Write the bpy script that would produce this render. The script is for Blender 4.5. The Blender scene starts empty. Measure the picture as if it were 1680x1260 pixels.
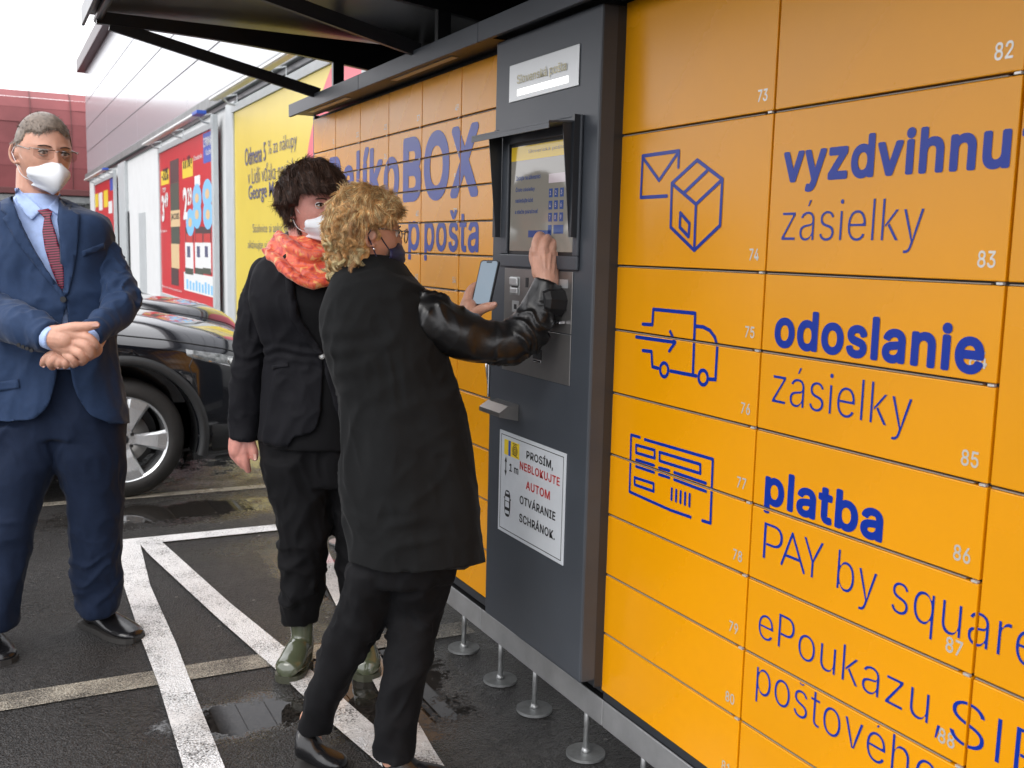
import bpy, bmesh, math, random
import numpy as np
from mathutils import Vector, Matrix
from mathutils.bvhtree import BVHTree
random.seed(7); rng = np.random.default_rng(7)
scene = bpy.context.scene
COL = scene.collection
PI = math.pi

# ------------------------------------------------------------------ camera
F = 1680.0; CAMZ = 1.45
def _n(v): v = np.array(v, float); return v/np.linalg.norm(v)
_Y = _n([-862, 242, -F]); _b = F*F/221.0
_D = _n([-.0244*_b, -_b, -F]); _D = _n(_D-_Y*(_D@_Y)); _Z = -_D; _X = np.cross(_Y, _Z)
RW = np.array([_X, _Y, _Z]); CAM = np.array([0, 0, CAMZ])
cam = bpy.data.cameras.new("camera"); camo = bpy.data.objects.new("camera", cam); COL.objects.link(camo)
camo.matrix_world = Matrix.Translation(Vector(CAM)) @ Matrix(RW.tolist()).to_4x4()
cam.sensor_width = 36; cam.lens = 36*F/1680; cam.clip_end = 900; cam.clip_start = .05
scene.camera = camo
scene.render.resolution_x = 1024; scene.render.resolution_y = 768
cam.dof.use_dof = True; cam.dof.focus_distance = 2.75; cam.dof.aperture_fstop = 9

# ------------------------------------------------------------------ world: bright overcast sky
SUN_EL, SUN_AZ = math.radians(52), math.radians(215)
w = bpy.data.worlds.new("World"); scene.world = w; w.use_nodes = True
nt = w.node_tree; nt.nodes.clear()
sky = nt.nodes.new("ShaderNodeTexSky"); sky.sky_type = 'NISHITA'; sky.sun_disc = False
sky.sun_elevation = SUN_EL; sky.sun_rotation = SUN_AZ; sky.air_density = 1; sky.dust_density = 4
bw = nt.nodes.new("ShaderNodeRGBToBW")
mixc = nt.nodes.new("ShaderNodeMix"); mixc.data_type = 'RGBA'; mixc.inputs[0].default_value = .93
cloud = nt.nodes.new("ShaderNodeTexNoise"); cloud.inputs['Scale'].default_value = 2.2; cloud.inputs['Detail'].default_value = 5
cr = nt.nodes.new("ShaderNodeMapRange"); cr.inputs[3].default_value = 10.5; cr.inputs[4].default_value = 14.5
cc = nt.nodes.new("ShaderNodeCombineColor")
m1 = nt.nodes.new("ShaderNodeMath"); m1.operation = 'MULTIPLY'; m1.inputs[1].default_value = 1.03
bg = nt.nodes.new("ShaderNodeBackground"); bg.inputs[1].default_value = .12
out = nt.nodes.new("ShaderNodeOutputWorld")
L = nt.links.new
L(cloud.outputs[0], cr.inputs[0]); L(cr.outputs[0], m1.inputs[0])
L(cr.outputs[0], cc.inputs[0]); L(cr.outputs[0], cc.inputs[1]); L(m1.outputs[0], cc.inputs[2])
L(sky.outputs[0], mixc.inputs[6]); L(cc.outputs[0], mixc.inputs[7]); L(mixc.outputs[2], bg.inputs[0]); L(bg.outputs[0], out.inputs[0])
sun = bpy.data.lights.new("sun", 'SUN'); sun.energy = .5; sun.angle = math.radians(25); sun.color = (1, .96, .9)
suno = bpy.data.objects.new("sun", sun); COL.objects.link(suno)
sd = Vector((-.9, -.45, .95)).normalized()
suno.rotation_euler = sd.to_track_quat('Z', 'Y').to_euler(); suno.location = (-5, -5, 12)
vs = scene.view_settings; vs.view_transform = 'Standard'; vs.look = 'None'; vs.exposure = .70; vs.gamma = 1
vs.use_curve_mapping = False
try:
    scene.cycles.use_denoising = True; scene.cycles.max_bounces = 8; scene.cycles.glossy_bounces = 4
except Exception: pass

# ------------------------------------------------------------------ measuring helpers (pixel of the survey photo + a real plane -> metres)
def ray(px, py): return RW @ np.array([px-840, -(py-630), -F])
def onx(px, py, x): r = ray(px, py); return CAM + r*(x/r[0])
def ony(px, py, y): r = ray(px, py); return CAM + r*(y/r[1])
def onz(px, py, z=0.): r = ray(px, py); return CAM + r*((z-CAMZ)/r[2])
FH = _n([-RW[0][2], -RW[1][2], 0]); RH = _n([RW[0][0], RW[1][0], 0]); UP = np.array([0, 0, 1.])
def V(px, py, h):
    r = ray(px, py); return CAM + r*(h/(r@FH))
def mpp(px, py, h):       # metres per survey pixel there
    p = V(px, py, h)-CAM; return float(-(RW.T@p)[2])/F

# ------------------------------------------------------------------ materials
def mat(name, col, rough=.5, metal=0., spec=.5, bump=None, var=None, sheen=0, coat=0, sss=0, emis=None, aniso=0):
    m = bpy.data.materials.new(name); m.use_nodes = True; t = m.node_tree; b = t.nodes['Principled BSDF']
    b.inputs['Base Color'].default_value = (*col, 1); b.inputs['Roughness'].default_value = rough
    b.inputs['Metallic'].default_value = metal; b.inputs['Specular IOR Level'].default_value = spec
    if sheen: b.inputs['Sheen Weight'].default_value = sheen; b.inputs['Sheen Roughness'].default_value = .4
    if coat: b.inputs['Coat Weight'].default_value = coat; b.inputs['Coat Roughness'].default_value = .03
    if sss:
        b.inputs['Subsurface Weight'].default_value = sss; b.inputs['Subsurface Scale'].default_value = .008
        b.inputs['Subsurface Radius'].default_value = (1, .35, .2)
    if emis: b.inputs['Emission Color'].default_value = (*emis[0], 1); b.inputs['Emission Strength'].default_value = emis[1]
    tc = t.nodes.new('ShaderNodeTexCoord')
    if bump:
        for i, (sc, st, dist) in enumerate(bump if isinstance(bump, list) else [bump]):
            n = t.nodes.new('ShaderNodeTexNoise'); n.inputs['Scale'].default_value = sc; n.inputs['Detail'].default_value = 4
            bp = t.nodes.new('ShaderNodeBump'); bp.inputs['Strength'].default_value = st; bp.inputs['Distance'].default_value = dist
            t.links.new(tc.outputs['Object'], n.inputs['Vector']); t.links.new(n.outputs[0], bp.inputs['Height'])
            if i: t.links.new(prev.outputs[0], bp.inputs['Normal'])
            prev = bp
        t.links.new(prev.outputs[0], b.inputs['Normal'])
    if var:   # (scale, amount, rough variation)
        n = t.nodes.new('ShaderNodeTexNoise'); n.inputs['Scale'].default_value = var[0]; n.inputs['Detail'].default_value = 6; n.inputs['Roughness'].default_value = .65
        t.links.new(tc.outputs['Object'], n.inputs['Vector'])
        r = t.nodes.new('ShaderNodeValToRGB'); c = np.array(col)
        r.color_ramp.elements[0].position = .3; r.color_ramp.elements[1].position = .7
        r.color_ramp.elements[0].color = (*(c*(1-var[1])), 1); r.color_ramp.elements[1].color = (*np.minimum(c*(1+var[1]), 1), 1)
        t.links.new(n.outputs[0], r.inputs[0]); t.links.new(r.outputs[0], b.inputs['Base Color'])
        if len(var) > 2:
            mr = t.nodes.new('ShaderNodeMapRange'); mr.inputs[3].default_value = max(0, rough-var[2]); mr.inputs[4].default_value = rough+var[2]
            t.links.new(n.outputs[0], mr.inputs[0]); t.links.new(mr.outputs[0], b.inputs['Roughness'])
    return m

MT = {}
MT['orange'] = mat('orange_powder_coat', (.80, .325, .0), .27, spec=.40, bump=[(900, .05, .001), (3, .02, .01)], var=(1.6, .05, .06))
MT['navy'] = mat('navy_vinyl', (.001, .028, .31), .30, spec=.34)
MT['num'] = mat('silver_number_film', (.62, .60, .56), .35, metal=.35)
MT['grey'] = mat('anthracite_powder_coat', (.050, .057, .068), .42, spec=.5, bump=(1200, .06, .001), var=(4, .12, .06))
MT['dgrey'] = mat('dark_grey_powder_coat', (.022, .025, .03), .38, bump=(900, .05, .001), var=(5, .1))
MT['black'] = mat('black_gasket', (.008, .008, .009), .5)
MT['black_gloss'] = mat('black_canopy_paint', (.012, .012, .014), .3, spec=.6, var=(7, .15, .08))
MT['panel_dark'] = mat('dark_roof_sheet', (.030, .029, .022), .30, spec=.7, bump=(3, .05, .02), var=(2, .2, .05))
MT['galv'] = mat('galvanised_steel', (.42, .43, .43), .38, metal=.75, bump=(60, .08, .002), var=(30, .22, .12))
MT['beam'] = mat('brushed_steel_beam', (.38, .385, .39), .4, metal=.6, bump=(200, .05, .001), var=(9, .15, .1))
MT['steel'] = mat('stainless_steel', (.30, .29, .28), .34, metal=.8, bump=(300, .04, .001), var=(5, .12, .08))
MT['chrome'] = mat('chrome', (.8, .8, .82), .12, metal=1)
MT['plate'] = mat('aluminium_plate', (.55, .56, .56), .35, metal=.55)
MT['gold'] = mat('worn_gold_letters', (.42, .38, .24), .3, metal=.6, var=(60, .4))
MT['white'] = mat('white_print', (.78, .79, .78), .45)
MT['litbar'] = mat('backlit_bar', (.9, .9, .88), .4, emis=((1, 1, .97), .75))
MT['signwhite'] = mat('white_sign_board', (.60, .63, .66), .35, var=(8, .05))
MT['ink'] = mat('black_print', (.012, .012, .013), .5)
MT['redink'] = mat('red_print', (.50, .03, .025), .5)
MT['screen'] = mat('touch_screen_glass', (.16, .15, .13), .06, spec=.9, emis=((.36, .33, .28), .12))
MT['plaster'] = mat('white_render', (.66, .67, .67), .8, bump=(90, .15, .004), var=(2, .04))
MT['pil'] = mat('light_grey_metal', (.48, .51, .52), .45, var=(3, .06))
MT['clad'] = mat('glossy_cladding', (.40, .41, .44), .2, metal=.0, spec=.5, bump=(.8, .03, .05))
MT['gutter'] = mat('zinc_gutter', (.24, .25, .25), .5, metal=.4, var=(5, .25))
MT['darkroof'] = mat('maroon_dark_coping', (.07, .045, .05), .4)
MT['redmetal'] = mat('red_roof_metal', (.25, .075, .078), .6, spec=.3, bump=(1.2, .15, .05), var=(.35, .22, .1))
MT['redseam'] = mat('dark_red_seam', (.12, .035, .035), .6)
MT['gstone'] = mat('grey_facade', (.22, .23, .22), .7, var=(2, .15))
MT['glassd'] = mat('dark_window_glass', (.02, .025, .03), .06, spec=.9)
MT['posterred'] = mat('red_poster', (.62, .022, .03), .32, var=(1, .06))
MT['posteryel'] = mat('yellow_poster', (.72, .56, .06), .32, var=(.6, .05))
MT['pyel'] = mat('bright_yellow_print', (.85, .62, .03), .4)
MT['pblue'] = mat('blue_print', (.03, .09, .45), .4)
MT['plblue'] = mat('light_blue_print', (.22, .55, .85), .4)
MT['pgreyt'] = mat('slate_print', (.10, .11, .16), .5)
MT['ppink'] = mat('pink_print', (.80, .13, .17), .4)
MT['pbrown'] = mat('brown_print', (.07, .03, .03), .4)
MT['pdark'] = mat('dark_green_print', (.06, .07, .05), .4)
MT['pcream'] = mat('cream_print', (.72, .52, .28), .4)
MT['carpaint'] = mat('black_car_paint', (.006, .007, .010), .12, spec=.6, coat=1)
MT['carplastic'] = mat('black_car_plastic', (.02, .021, .022), .55, bump=(400, .1, .001))
MT['tyre'] = mat('tyre_rubber', (.018, .017, .016), .65, bump=(80, .15, .003), var=(12, .3))
MT['alloy'] = mat('silver_alloy', (.60, .61, .62), .25, metal=.8, var=(14, .1))
MT['lamp'] = mat('headlight_glass', (.16, .17, .17), .05, spec=1, coat=1, var=(30, .6))
MT['lampin'] = mat('headlight_reflector', (.75, .75, .72), .15, metal=.9)
MT['redlamp'] = mat('red_tail_lamp', (.35, .01, .015), .1, coat=1)

def ground_mat(name, colA, colB, worn=None, wcol=None, rbase=.42, bumpk=1.):
    m = bpy.data.materials.new(name); m.use_nodes = True; t = m.node_tree; b = t.nodes['Principled BSDF']; N = t.nodes.new; K = t.links.new
    geo = N('ShaderNodeNewGeometry'); P = geo.outputs['Position']
    def noise(sc, det=4, rough=.6):
        n = N('ShaderNodeTexNoise'); n.inputs['Scale'].default_value = sc; n.inputs['Detail'].default_value = det; n.inputs['Roughness'].default_value = rough
        K(P, n.inputs['Vector']); return n.outputs[0]
    def mth(op, a, bb=None, clamp=False):
        n = N('ShaderNodeMath'); n.operation = op; n.use_clamp = clamp
        for i, v in enumerate((a, bb)):
            if v is None: continue
            if isinstance(v, (int, float)): n.inputs[i].default_value = v
            else: K(v, n.inputs[i])
        return n.outputs[0]
    sep = N('ShaderNodeSeparateXYZ'); K(P, sep.inputs[0])
    wob = mth('MULTIPLY', mth('SUBTRACT', noise(7, 5), .5), 1.5)
    fine = mth('MULTIPLY', mth('SUBTRACT', noise(60, 3), .5), .9)
    pud = None
    for (x, y, rx, ry) in PUDDLES:
        dx = mth('DIVIDE', mth('SUBTRACT', sep.outputs[0], x), rx); dy = mth('DIVIDE', mth('SUBTRACT', sep.outputs[1], y), ry)
        d = mth('SQRT', mth('ADD', mth('MULTIPLY', dx, dx), mth('MULTIPLY', dy, dy)))
        pud = d if pud is None else mth('MINIMUM', pud, d)
    pd = mth('ADD', mth('ADD', pud, wob), fine)
    mr = N('ShaderNodeMapRange'); mr.inputs[1].default_value = .68; mr.inputs[2].default_value = 1.28; mr.inputs[3].default_value = 1; mr.inputs[4].default_value = 0; K(pd, mr.inputs[0])
    pm = mr.outputs[0]
    wet = N('ShaderNodeMapRange'); wet.inputs[1].default_value = .35; wet.inputs[2].default_value = .65; K(noise(.9, 5), wet.inputs[0])
    vor = N('ShaderNodeTexVoronoi'); vor.inputs['Scale'].default_value = 150; K(P, vor.inputs['Vector'])
    v2 = N('ShaderNodeTexVoronoi'); v2.inputs['Scale'].default_value = 60; K(P, v2.inputs['Vector'])
    agg = mth('ADD', mth('MULTIPLY', vor.outputs['Distance'], .8), mth('ADD', mth('MULTIPLY', v2.outputs['Distance'], .5), mth('MULTIPLY', noise(420, 2), .5)))
    ramp = N('ShaderNodeValToRGB'); ramp.color_ramp.elements[0].color = (*colA, 1); ramp.color_ramp.elements[1].color = (*colB, 1)
    ramp.color_ramp.elements[0].position = .3; ramp.color_ramp.elements[1].position = .8
    vsp = N('ShaderNodeSeparateColor'); K(vor.outputs['Color'], vsp.inputs[0]); K(mth('ADD', mth('ADD', mth('MULTIPLY', noise(300, 2, .8), .38), mth('MULTIPLY', vsp.outputs[0], .42)), mth('MULTIPLY', noise(1.3, 4), .32)), ramp.inputs[0]); col = ramp.outputs[0]
    if worn:
        mk = N('ShaderNodeMapRange'); mk.inputs[1].default_value = worn[0]; mk.inputs[2].default_value = worn[1]
        K(mth('ADD', mth('MULTIPLY', noise(170, 3, .7), .6), mth('MULTIPLY', noise(5, 5), .4)), mk.inputs[0])
        mx = N('ShaderNodeMix'); mx.data_type = 'RGBA'; K(mk.outputs[0], mx.inputs[0]); mx.inputs[6].default_value = (*wcol, 1); K(col, mx.inputs[7]); col = mx.outputs[2]
    if not worn:
        sv = N('ShaderNodeTexVoronoi'); sv.inputs['Scale'].default_value = 13; K(P, sv.inputs['Vector']); ssp = N('ShaderNodeSeparateColor'); K(sv.outputs['Color'], ssp.inputs[0])
        sm_ = mth('MULTIPLY', mth('LESS_THAN', mth('ADD', sv.outputs['Distance'], mth('MULTIPLY', mth('SUBTRACT', noise(90, 2), .5), .12)), .085), mth('GREATER_THAN', ssp.outputs[1], .80))
        sx = N('ShaderNodeMix'); sx.data_type = 'RGBA'; K(mth('MULTIPLY', sm_, .7), sx.inputs[0]); K(col, sx.inputs[6]); sx.inputs[7].default_value = (.30, .28, .26, 1); col = sx.outputs[2]
    # wet ground is darker
    dk = N('ShaderNodeMix'); dk.data_type = 'RGBA'; dk.blend_type = 'MULTIPLY'; K(mth('MULTIPLY', pm, .72 if not worn else .45), dk.inputs[0]); K(col, dk.inputs[6]); dk.inputs[7].default_value = (.42, .36, .3, 1)
    K(dk.outputs[2], b.inputs['Base Color'])
    rr = mth('SUBTRACT', rbase+.12, mth('MULTIPLY', wet.outputs[0], .36)); rr = mth('ADD', rr, mth('MULTIPLY', mth('SUBTRACT', noise(30, 3), .5), .16))
    rr = mth('MULTIPLY', rr, mth('SUBTRACT', 1, mth('MULTIPLY', pm, .97)), clamp=True)
    K(rr, b.inputs['Roughness']); b.inputs['Specular IOR Level'].default_value = .36
    bp = N('ShaderNodeBump'); bp.inputs['Distance'].default_value = .011*bumpk
    K(agg, bp.inputs['Height']); K(mth('MULTIPLY', mth('SUBTRACT', 1, pm), .72), bp.inputs['Strength']); K(bp.outputs[0], b.inputs['Normal'])
    return m
PUDDLES = [(.66, 3.03, .26, .15), (1.12, 3.1, .26, .5), (1.7, 7.6, 1.3, 1.3), (.85, 5.62, .65, .24), (1.25, 4.35, .16, .5), (2.6, 9, 1.2, 2.4), (-.5, 2.3, .4, .25)]
MT['asphalt'] = ground_mat('wet_asphalt', (.006, .0058, .0055), (.058, .055, .053))
MT['paint'] = ground_mat('white_road_paint', (.70, .70, .70), (.90, .90, .90), (.62, .52), (.06, .058, .056), .5, .6)
MT['oldpaint'] = ground_mat('old_cream_road_paint', (.36, .32, .25), (.56, .51, .42), (.60, .40), (.05, .045, .04), .5, .8)

# ------------------------------------------------------------------ mesh helpers
def link(name, me, m=None, parent=None, smooth=False, label=None):
    o = bpy.data.objects.new(name, me); COL.objects.link(o)
    if m is not None:
        ms = m if isinstance(m, (list, tuple)) else [m]
        if not me.materials:
            for q in ms: me.materials.append(MT[q] if isinstance(q, str) else q)
    if parent is not None:
        o.parent = parent; o.matrix_parent_inverse = PINV.get(parent.name, Matrix())
    if smooth: me.polygons.foreach_set('use_smooth', [True]*len(me.polygons))
    if label: o['label'] = label
    return o
PINV = {}
def thing(name, label, cat, loc=(0, 0, 0), group=None):
    o = bpy.data.objects.new(name, None); COL.objects.link(o); o.empty_display_size = .1
    o.location = loc; o['label'] = label; o['category'] = cat
    if group: o['group'] = group
    PINV[o.name] = Matrix.Translation(-Vector(loc))
    return o
def tagm(o, label, cat, group=None):
    o['label'] = label; o['category'] = cat
    if group: o['group'] = group
    return o
class MB:
    def __init__(s): s.v = []; s.f = []
    def add(s, vs_, fs_):
        k = len(s.v); s.v += [tuple(map(float, q)) for q in vs_]; s.f += [tuple(i+k for i in f) for f in fs_]; return s
    def box(s, x0, x1, y0, y1, z0, z1, bev=0):
        x0, x1 = sorted((x0, x1)); y0, y1 = sorted((y0, y1)); z0, z1 = sorted((z0, z1))
        if bev <= 0:
            return s.add([(x, y, z) for z in (z0, z1) for y in (y0, y1) for x in (x0, x1)], [(0, 2, 3, 1), (4, 5, 7, 6), (0, 1, 5, 4), (2, 6, 7, 3), (0, 4, 6, 2), (1, 3, 7, 5)])
        bm = bmesh.new(); bmesh.ops.create_cube(bm, size=1)
        for q in bm.verts: q.co = Vector(((x0+x1)/2+q.co.x*(x1-x0), (y0+y1)/2+q.co.y*(y1-y0), (z0+z1)/2+q.co.z*(z1-z0)))
        bmesh.ops.bevel(bm, geom=bm.edges[:], offset=bev, segments=2, affect='EDGES', profile=.5)
        bm.verts.index_update(); s.add([q.co[:] for q in bm.verts], [[q.index for q in f.verts] for f in bm.faces]); bm.free(); return s
    def tube(s, pts, rad, n=10, cap=True):
        pts = [np.array(p, float) for p in pts]; rad = rad if isinstance(rad, (list, tuple)) else [rad]*len(pts)
        k = len(s.v); prev = None
        for i, p in enumerate(pts):
            t = pts[min(i+1, len(pts)-1)]-pts[max(i-1, 0)]; t = t/max(np.linalg.norm(t), 1e-9)
            a = prev if prev is not None else (np.array([0, 0, 1.]) if abs(t[2]) < .9 else np.array([1., 0, 0]))
            a = a-t*(a@t); a /= max(np.linalg.norm(a), 1e-9); b = np.cross(t, a); prev = a
            for j in range(n):
                q = p+rad[i]*(math.cos(2*PI*j/n)*a+math.sin(2*PI*j/n)*b); s.v.append(tuple(q))
        for i in range(len(pts)-1):
            for j in range(n): s.f.append((k+i*n+j, k+i*n+(j+1) % n, k+(i+1)*n+(j+1) % n, k+(i+1)*n+j))
        if cap: s.f.append(tuple(k+j for j in range(n))[::-1]); s.f.append(tuple(k+(len(pts)-1)*n+j for j in range(n)))
        return s
    def cyl(s, c, r, h, n=24, axis=2, r2=None):
        a = [0, 0, 0]; a[axis] = h; c = np.array(c, float); return s.tube([c, c+np.array(a)], [r, r if r2 is None else r2], n)
    def poly(s, pts, thick=0., nrm=(0, 0, 1)):
        n = len(pts); nr = np.array(nrm, float)*thick
        if thick == 0: return s.add(pts, [tuple(range(n))])
        return s.add(list(pts)+[tuple(np.array(p)+nr) for p in pts], [tuple(range(n))[::-1], tuple(range(n, 2*n))]+[(i, (i+1) % n, n+(i+1) % n, n+i) for i in range(n)])
    def mesh(s, name):
        me = bpy.data.meshes.new(name); me.from_pydata(s.v, [], s.f); me.update(); return me
    def build(s, name, m, parent=None, smooth=False, label=None): return link(name, s.mesh(name), m, parent, smooth, label)
def recalc(me):
    bm = bmesh.new(); bm.from_mesh(me); bmesh.ops.recalc_face_normals(bm, faces=bm.faces[:]); bm.to_mesh(me); bm.free()
def struct(o): o['kind'] = 'structure'; return o

# ---- text (Blender's built-in font) laid on a vertical plane x = const that faces -X, or mapped by a function
_tc = {}
try:      # the plain grotesque that ships inside Blender itself; falls back to the built-in font
    FONT_ = bpy.data.fonts.load(bpy.utils.system_resource('DATAFILES', path='fonts')+'/Inter.woff2')
except Exception:
    FONT_ = None
def glyphs(s, weight=0., shear=0., plain=False):
    key = (s, weight, shear, plain); FONT = None if plain else FONT_
    if key not in _tc:
        cu = bpy.data.curves.new('t', 'FONT'); stems = [c for c in s if c in 'iílI' and not (c == 'I' and s != 'SIPO')]; cu.body = (s.replace('l', 'ı').replace('I', 'ı') if s == 'SIPO' else s.replace('l', 'ı')) if FONT else s; cu.size = 1; cu.space_character = 1.07 if weight > .015 else 1.0; cu.offset = weight if plain else min(weight, 0); cu.shear = shear
        if FONT: cu.font = FONT
        cu.resolution_u = 3; cu.fill_mode = 'FRONT'
        o = bpy.data.objects.new('t', cu); COL.objects.link(o); bpy.context.view_layer.update()
        me = bpy.data.meshes.new_from_object(o.evaluated_get(bpy.context.evaluated_depsgraph_get()))
        v = np.array([q.co[:] for q in me.vertices]).reshape(-1, 3)[:, :2]; f = [tuple(p.vertices) for p in me.polygons]
        bpy.data.objects.remove(o); bpy.data.meshes.remove(me); bpy.data.curves.remove(cu)
        if FONT and ('l' in s or s == 'SIPO'):      # plain upright l and I: stretch the dotless stem
            par = list(range(len(v)))
            def fd(i):
                while par[i] != i: i = par[i]
                return i
            for q in f:
                for a in q[1:]: par[fd(a)] = fd(q[0])
            isl = {}
            for i in range(len(v)): isl.setdefault(fd(i), []).append(i)
            ref = [ix for ix in isl.values() if abs(v[ix, 1].min()) < .03 and .3 < v[ix, 1].max() < .42 and np.ptp(v[ix, 0]) < .12]
            ref.sort(key=lambda ix: v[ix, 0].min())
            if len(ref) == len(stems):
                for c, ix in zip(stems, ref):
                    if c in 'lI':
                        t = v[ix, 1].max(); h_ = t*(1.36 if c == 'l' else 1.33)
                        for i in ix:
                            if v[i, 1] > t*.5: v[i, 1] = h_
        par = list(range(len(v)))
        def fe(i):
            while par[i] != i: par[i] = par[par[i]]; i = par[i]
            return i
        for q in f:
            for a in q[1:]: par[fe(a)] = fe(q[0])
        roots_ = {}; z = np.array([roots_.setdefault(fe(i), len(roots_)) for i in range(len(v))], float)*3; k0 = 3*len(roots_)
        if weight > 0 and not plain:      # bolder cut: a rounded band of that half width along every outline edge
            cnt = {}
            for q in f:
                for a, b in zip(q, q[1:]+q[:1]): cnt[tuple(sorted((a, b)))] = cnt.get(tuple(sorted((a, b))), 0)+1
            be = [e for e, c in cnt.items() if c == 1]; nv, nf, nz = list(v), list(f), list(z); k = k0
            def addp(pts):
                nonlocal k
                k += 1; i0 = len(nv); nv.extend(pts); nz.extend([k]*len(pts)); nf.append(tuple(range(i0, i0+len(pts))))
            for a, b in be:
                A, B = v[a], v[b]; d = B-A; l = np.hypot(*d)
                if l < 1e-6: continue
                nn = np.array([-d[1], d[0]])/l*weight; addp([A-nn, B-nn, B+nn, A+nn])
            for i in {i for e in be for i in e}: addp([v[i]+weight*np.array([math.cos(t), math.sin(t)]) for t in np.arange(8)*PI/4+.2])
            v, f, z = np.array(nv), nf, np.array(nz)
        _tc[key] = (v, f, z)
    return _tc[key]
def text_x(s, x, yl, yr, z0, z1, m, parent, name='lettering', weight=0., cuts=None, label=None, plain=False):
    v, f, zo = glyphs(s, weight, 0., plain)
    if len(v) == 0: return None
    mn, mx_ = v.min(0), v.max(0); u = (v-mn)/(mx_-mn)
    P = np.zeros((len(v), 3)); P[:, 0] = x; P[:, 1] = yl+(yr-yl)*u[:, 0]; P[:, 2] = z0+(z1-z0)*u[:, 1]
    P[:, 0] -= zo*2.6e-7
    me = bpy.data.meshes.new(name); me.from_pydata(P.tolist(), [], f)
    if cuts:
        bm = bmesh.new(); bm.from_mesh(me)
        for ax, c, hw in cuts:
            for d in (-hw, hw):
                co = [0, 0, 0]; co[ax] = c+d; no = [0, 0, 0]; no[ax] = 1
                bmesh.ops.bisect_plane(bm, geom=bm.verts[:]+bm.edges[:]+bm.faces[:], plane_co=co, plane_no=no)
            kill = [q for q in bm.faces if abs(q.calc_center_median()[ax]-c) < hw]
            bmesh.ops.delete(bm, geom=kill, context='FACES')
        bm.to_mesh(me); bm.free()
    return link(name, me, m, parent, label=label)
def strokes_x(lines, x, wid, m, parent, name, cuts=None):
    """flat rounded strokes on plane x; lines of (y,z) points"""
    mb = MB()
    for ln in lines:
        for (a, b) in zip(ln[:-1], ln[1:]):
            a = np.array(a); b = np.array(b); d = b-a; l = np.linalg.norm(d)
            if l < 1e-6: continue
            d = d/l; nn = np.array([-d[1], d[0]])*wid/2; pts = []
            a0 = math.atan2(nn[1], nn[0])
            for k in range(7): t = a0+PI*k/6; pts.append(a+wid/2*np.array([math.cos(t), math.sin(t)]))
            for k in range(7): t = a0+PI+PI*k/6; pts.append(b+wid/2*np.array([math.cos(t), math.sin(t)]))
            off = len(mb.v)*2.2e-8
            mb.add([(x-off, p[0], p[1]) for p in pts], [tuple(range(len(pts)))[::-1]])
    me = mb.mesh(name)
    if cuts:
        bm = bmesh.new(); bm.from_mesh(me)
        for ax, c, hw in cuts:
            for d in (-hw, hw):
                co = [0, 0, 0]; co[ax] = c+d; no = [0, 0, 0]; no[ax] = 1
                bmesh.ops.bisect_plane(bm, geom=bm.verts[:]+bm.edges[:]+bm.faces[:], plane_co=co, plane_no=no)
            bmesh.ops.delete(bm, geom=[q for q in bm.faces if abs(q.calc_center_median()[ax]-c) < hw], context='FACES')
        bm.to_mesh(me); bm.free()
    return link(name, me, m, parent)

# ------------------------------------------------------------------ setting: ground and markings
g = MB(); n = 24
def gsheet(z, polys, name, m):
    mb = MB()
    for k, p in enumerate(polys): mb.add([(q[0], q[1], z) for q in p], [tuple(range(len(p)))])
    me = mb.mesh(name); recalc(me)
    o = link(name, me, m); struct(o); return o
gr = MB(); gr.add([(-300, -300, 0), (300, -300, 0), (300, 500, 0), (-300, 500, 0)], [(0, 1, 2, 3)])
struct(gr.build('ground', 'asphalt'))
def strip(a, b, wd):
    a = np.array(a, float); b = np.array(b, float); d = (b-a)/np.linalg.norm(b-a); nn = np.array([-d[1], d[0]])*wd/2
    return [a-nn, b-nn, b+nn, a+nn]
gsheet(.004, [strip((-4, 3.40), (1.60, 3.44), .125)], 'old_painted_line', 'oldpaint')
gsheet(.004, [strip((-2.5, 6.02), (3.2, 6.03), .085)], 'parking_line', 'oldpaint')
A = [(.505, 5.15), (.60, 5.03), (.560, 4.40), (.556, 3.70), (.541, 3.16), (.52, 2.0), (.39, 2.0), (.43, 2.79), (.447, 3.36), (.448, 3.82), (.462, 4.6)]
gsheet(.008, [A], 'painted_stripe', 'paint')
B_ = [(.600, 5.035), (.700, 5.035), (.82, 4.05), (.907, 3.48), (.963, 3.03), (1.03, 2.5), (1.2, 1.8), (1.07, 1.8), (.93, 2.55), (.879, 2.87), (.823, 3.34), (.744, 3.88), (.615, 4.85)]
gsheet(.0085, [B_], 'painted_stripe', 'paint')
C_ = [(1.37, 5.04), (1.46, 5.04), (1.30, 4.0), (1.19, 3.3), (1.10, 2.6), (1.04, 2.0), (.97, 2.0), (1.03, 2.6), (1.12, 3.3), (1.2, 3.85)]
gsheet(.009, [C_], 'painted_stripe', 'paint')
gsheet(.0078, [[(.505, 5.15), (.51, 5.035), (1.8, 5.035), (1.8, 5.14)]], 'painted_stripe', 'paint')

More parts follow.
